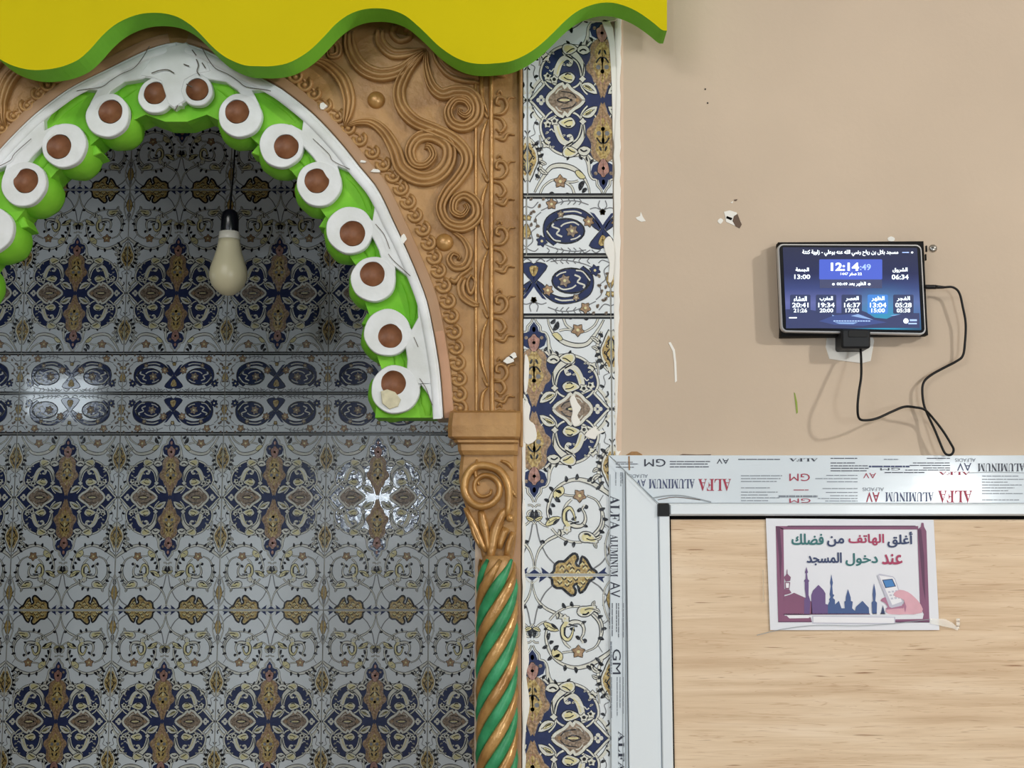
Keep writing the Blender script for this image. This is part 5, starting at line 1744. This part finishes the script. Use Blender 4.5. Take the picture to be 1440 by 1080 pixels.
patch([(1032, 281), (1037, 280), (1036, 282.5), (1033, 283)], 'chip_dark', 'paint_chip'); patch([(1027, 285), (1031, 283), (1030, 286)], 'chip_white', 'paint_chip')
patch([(940, 482), (943, 481), (949, 492), (951, 510), (952, 536), (949, 538), (948, 510), (946, 494)], 'chip_white', 'paint_scratch', 'long white scratch in the beige paint')
patch([(1116.5, 552), (1118, 553), (1121, 566), (1122, 580), (1120, 582), (1118.5, 568)], 'scuff_green', 'paint_scratch', 'thin green paint stroke')
patch([(1248, 335), (1253, 332.5), (1258, 335), (1257, 339), (1250, 339)], 'chip_white', 'paint_chip', n=2)
patch([(990.7, 124.5), (992.7, 124.5), (992.7, 126.5), (990.7, 126.5)], 'dot', 'speck'); patch([(994.2, 144), (996, 144), (996, 146), (994.2, 146)], 'dot', 'speck')
patch([(861, 636), (866, 631), (869, 635), (873, 634), (869, 641), (864, 641)], 'chip_white', 'paint_chip'); patch([(880, 640), (888, 635), (896, 635), (903, 639), (904, 642), (880, 642)], 'rust', 'rust_stain', 'brown stain at the frame corner')
patch([(953, 641), (960, 638.5), (980, 639.5), (1000, 639), (998, 642), (955, 642)], 'chip_dark', 'paint_chip')
# paler strip of wall beside the tiles, and the smeared grout edge
mb = MB(); o = [(870, -90), (876, -90), (877, 300), (874, 642), (864, 642), (866, 300)]
extrude(mb, wpx(o, D), D - .0006, D, 'plaster_edge'); mb.build('plaster_edge', wall_front)
mb = MB()
Lq = [(866 + 3 * (1 - min(1, y / 640)) + rnd.uniform(-1.2, 1.2), y) for y in range(-80, 645, 12)]
Rq = [(870.5 + 2.5 * (1 - min(1, y / 640)) + rnd.uniform(-1.0, 1.0) - (4 if y > 400 else 0) * min(1, (y - 400) / 200), y) for y in range(-80, 645, 12)]
Lq = [(min(a[0], b[0] - 2.5), a[1]) for a, b in zip(Lq, Rq)]
extrude(mb, wpx([(a - 5, b) for a, b in Lq] + Rq[::-1], D), D - .0055, D, 'chip_white', bev=.0008); tag(mb.build('grout_smear', wall_front), 'smeared white grout along the tile edge')
mb = MB()
Lq = [(734.5 + rnd.uniform(-.6, .6), y) for y in range(560, 1500, 14)]; Rq = [(738 + rnd.uniform(-1.5, 2.0), y) for y in range(560, 1500, 14)]
extrude(mb, wpx(Lq + Rq[::-1], D - .0095), D - .0105, D, 'chip_white', bev=.0005); mb.build('grout_smear', wall_front)
# white plaster dabs over the strip tiles
dabs = [[(801, 562), (807, 556), (812, 566), (817, 574), (812, 584), (816, 594), (808, 600), (803, 590), (805, 578)], [(822, 612), (836, 600), (840, 606), (852, 606), (840, 612), (836, 618)], [(737, 567), (746, 572), (744, 590), (752, 598), (754, 618), (737, 622)], [(846, 30), (862, 40), (866, 120), (862, 200), (860, 120), (856, 60)],
        [(738, 500), (744, 510), (742, 545), (737, 550)], [(850, 338), (858, 333), (864, 350), (862, 392), (855, 396), (857, 370), (850, 352)], [(736, 890), (741, 900), (744, 930), (740, 950), (745, 990), (740, 1020), (737, 1060)], [(790, 8), (840, 2), (866, 14), (864, 30), (820, 30), (795, 22)]]
for dq in dabs:
    mb = MB(); extrude(mb, wpx(crom(dq, 3, True), YT), YT - .0022, YT, 'chip_white', bev=.0006); mb.build('plaster_dab', wall_front)

# ------------------------------------------------------------------ bulb hanging in the niche
YB2 = 2.25
sb = YB2 / F
c0 = W(321, 388, YB2)
bl = thing('light_bulb', (c0.x, YB2, c0.z), 'unlit white light bulb hanging in a black socket inside the niche', 'bulb')
mb = MB()
R = 27 * sb
lathe(mb, tuple(c0), [(.001, -R * 1.06), (R * .3, -R * 1.02), (R * .6, -R * .82), (R * .85, -R * .53), (R * .98, -R * .16), (R, R * .12), (R * .95, R * .45), (R * .82, R * .85), (R * .68, R * 1.3), (R * .6, R * 1.7), (R * .56, R * 1.95)], 'bulb_glass', 28)
mb.build('globe', bl)
mb = MB(); lathe(mb, tuple(c0), [(R * .57, R * 1.95), (R * .58, R * 2.0), (R * .54, R * 2.36), (R * .45, R * 2.4)], 'bulb_collar', 24); mb.build('collar', bl)
mb = MB(); lathe(mb, tuple(c0), [(R * .46, R * 2.3), (R * .48, R * 2.36), (R * .47, R * 3.1), (R * .4, R * 3.45), (R * .2, R * 3.6), (R * .1, R * 3.62)], 'socket_black', 20); mb.build('socket', bl)
mb = MB(); tube(mb, [tuple(c0 + Vector((0, 0, R * 3.6))), tuple(c0 + Vector((.004, .01, .3))), (c0.x, YB2 + .02, 2.899)], .0016, 'socket_black', 6, 6); mb.build('wire', bl)
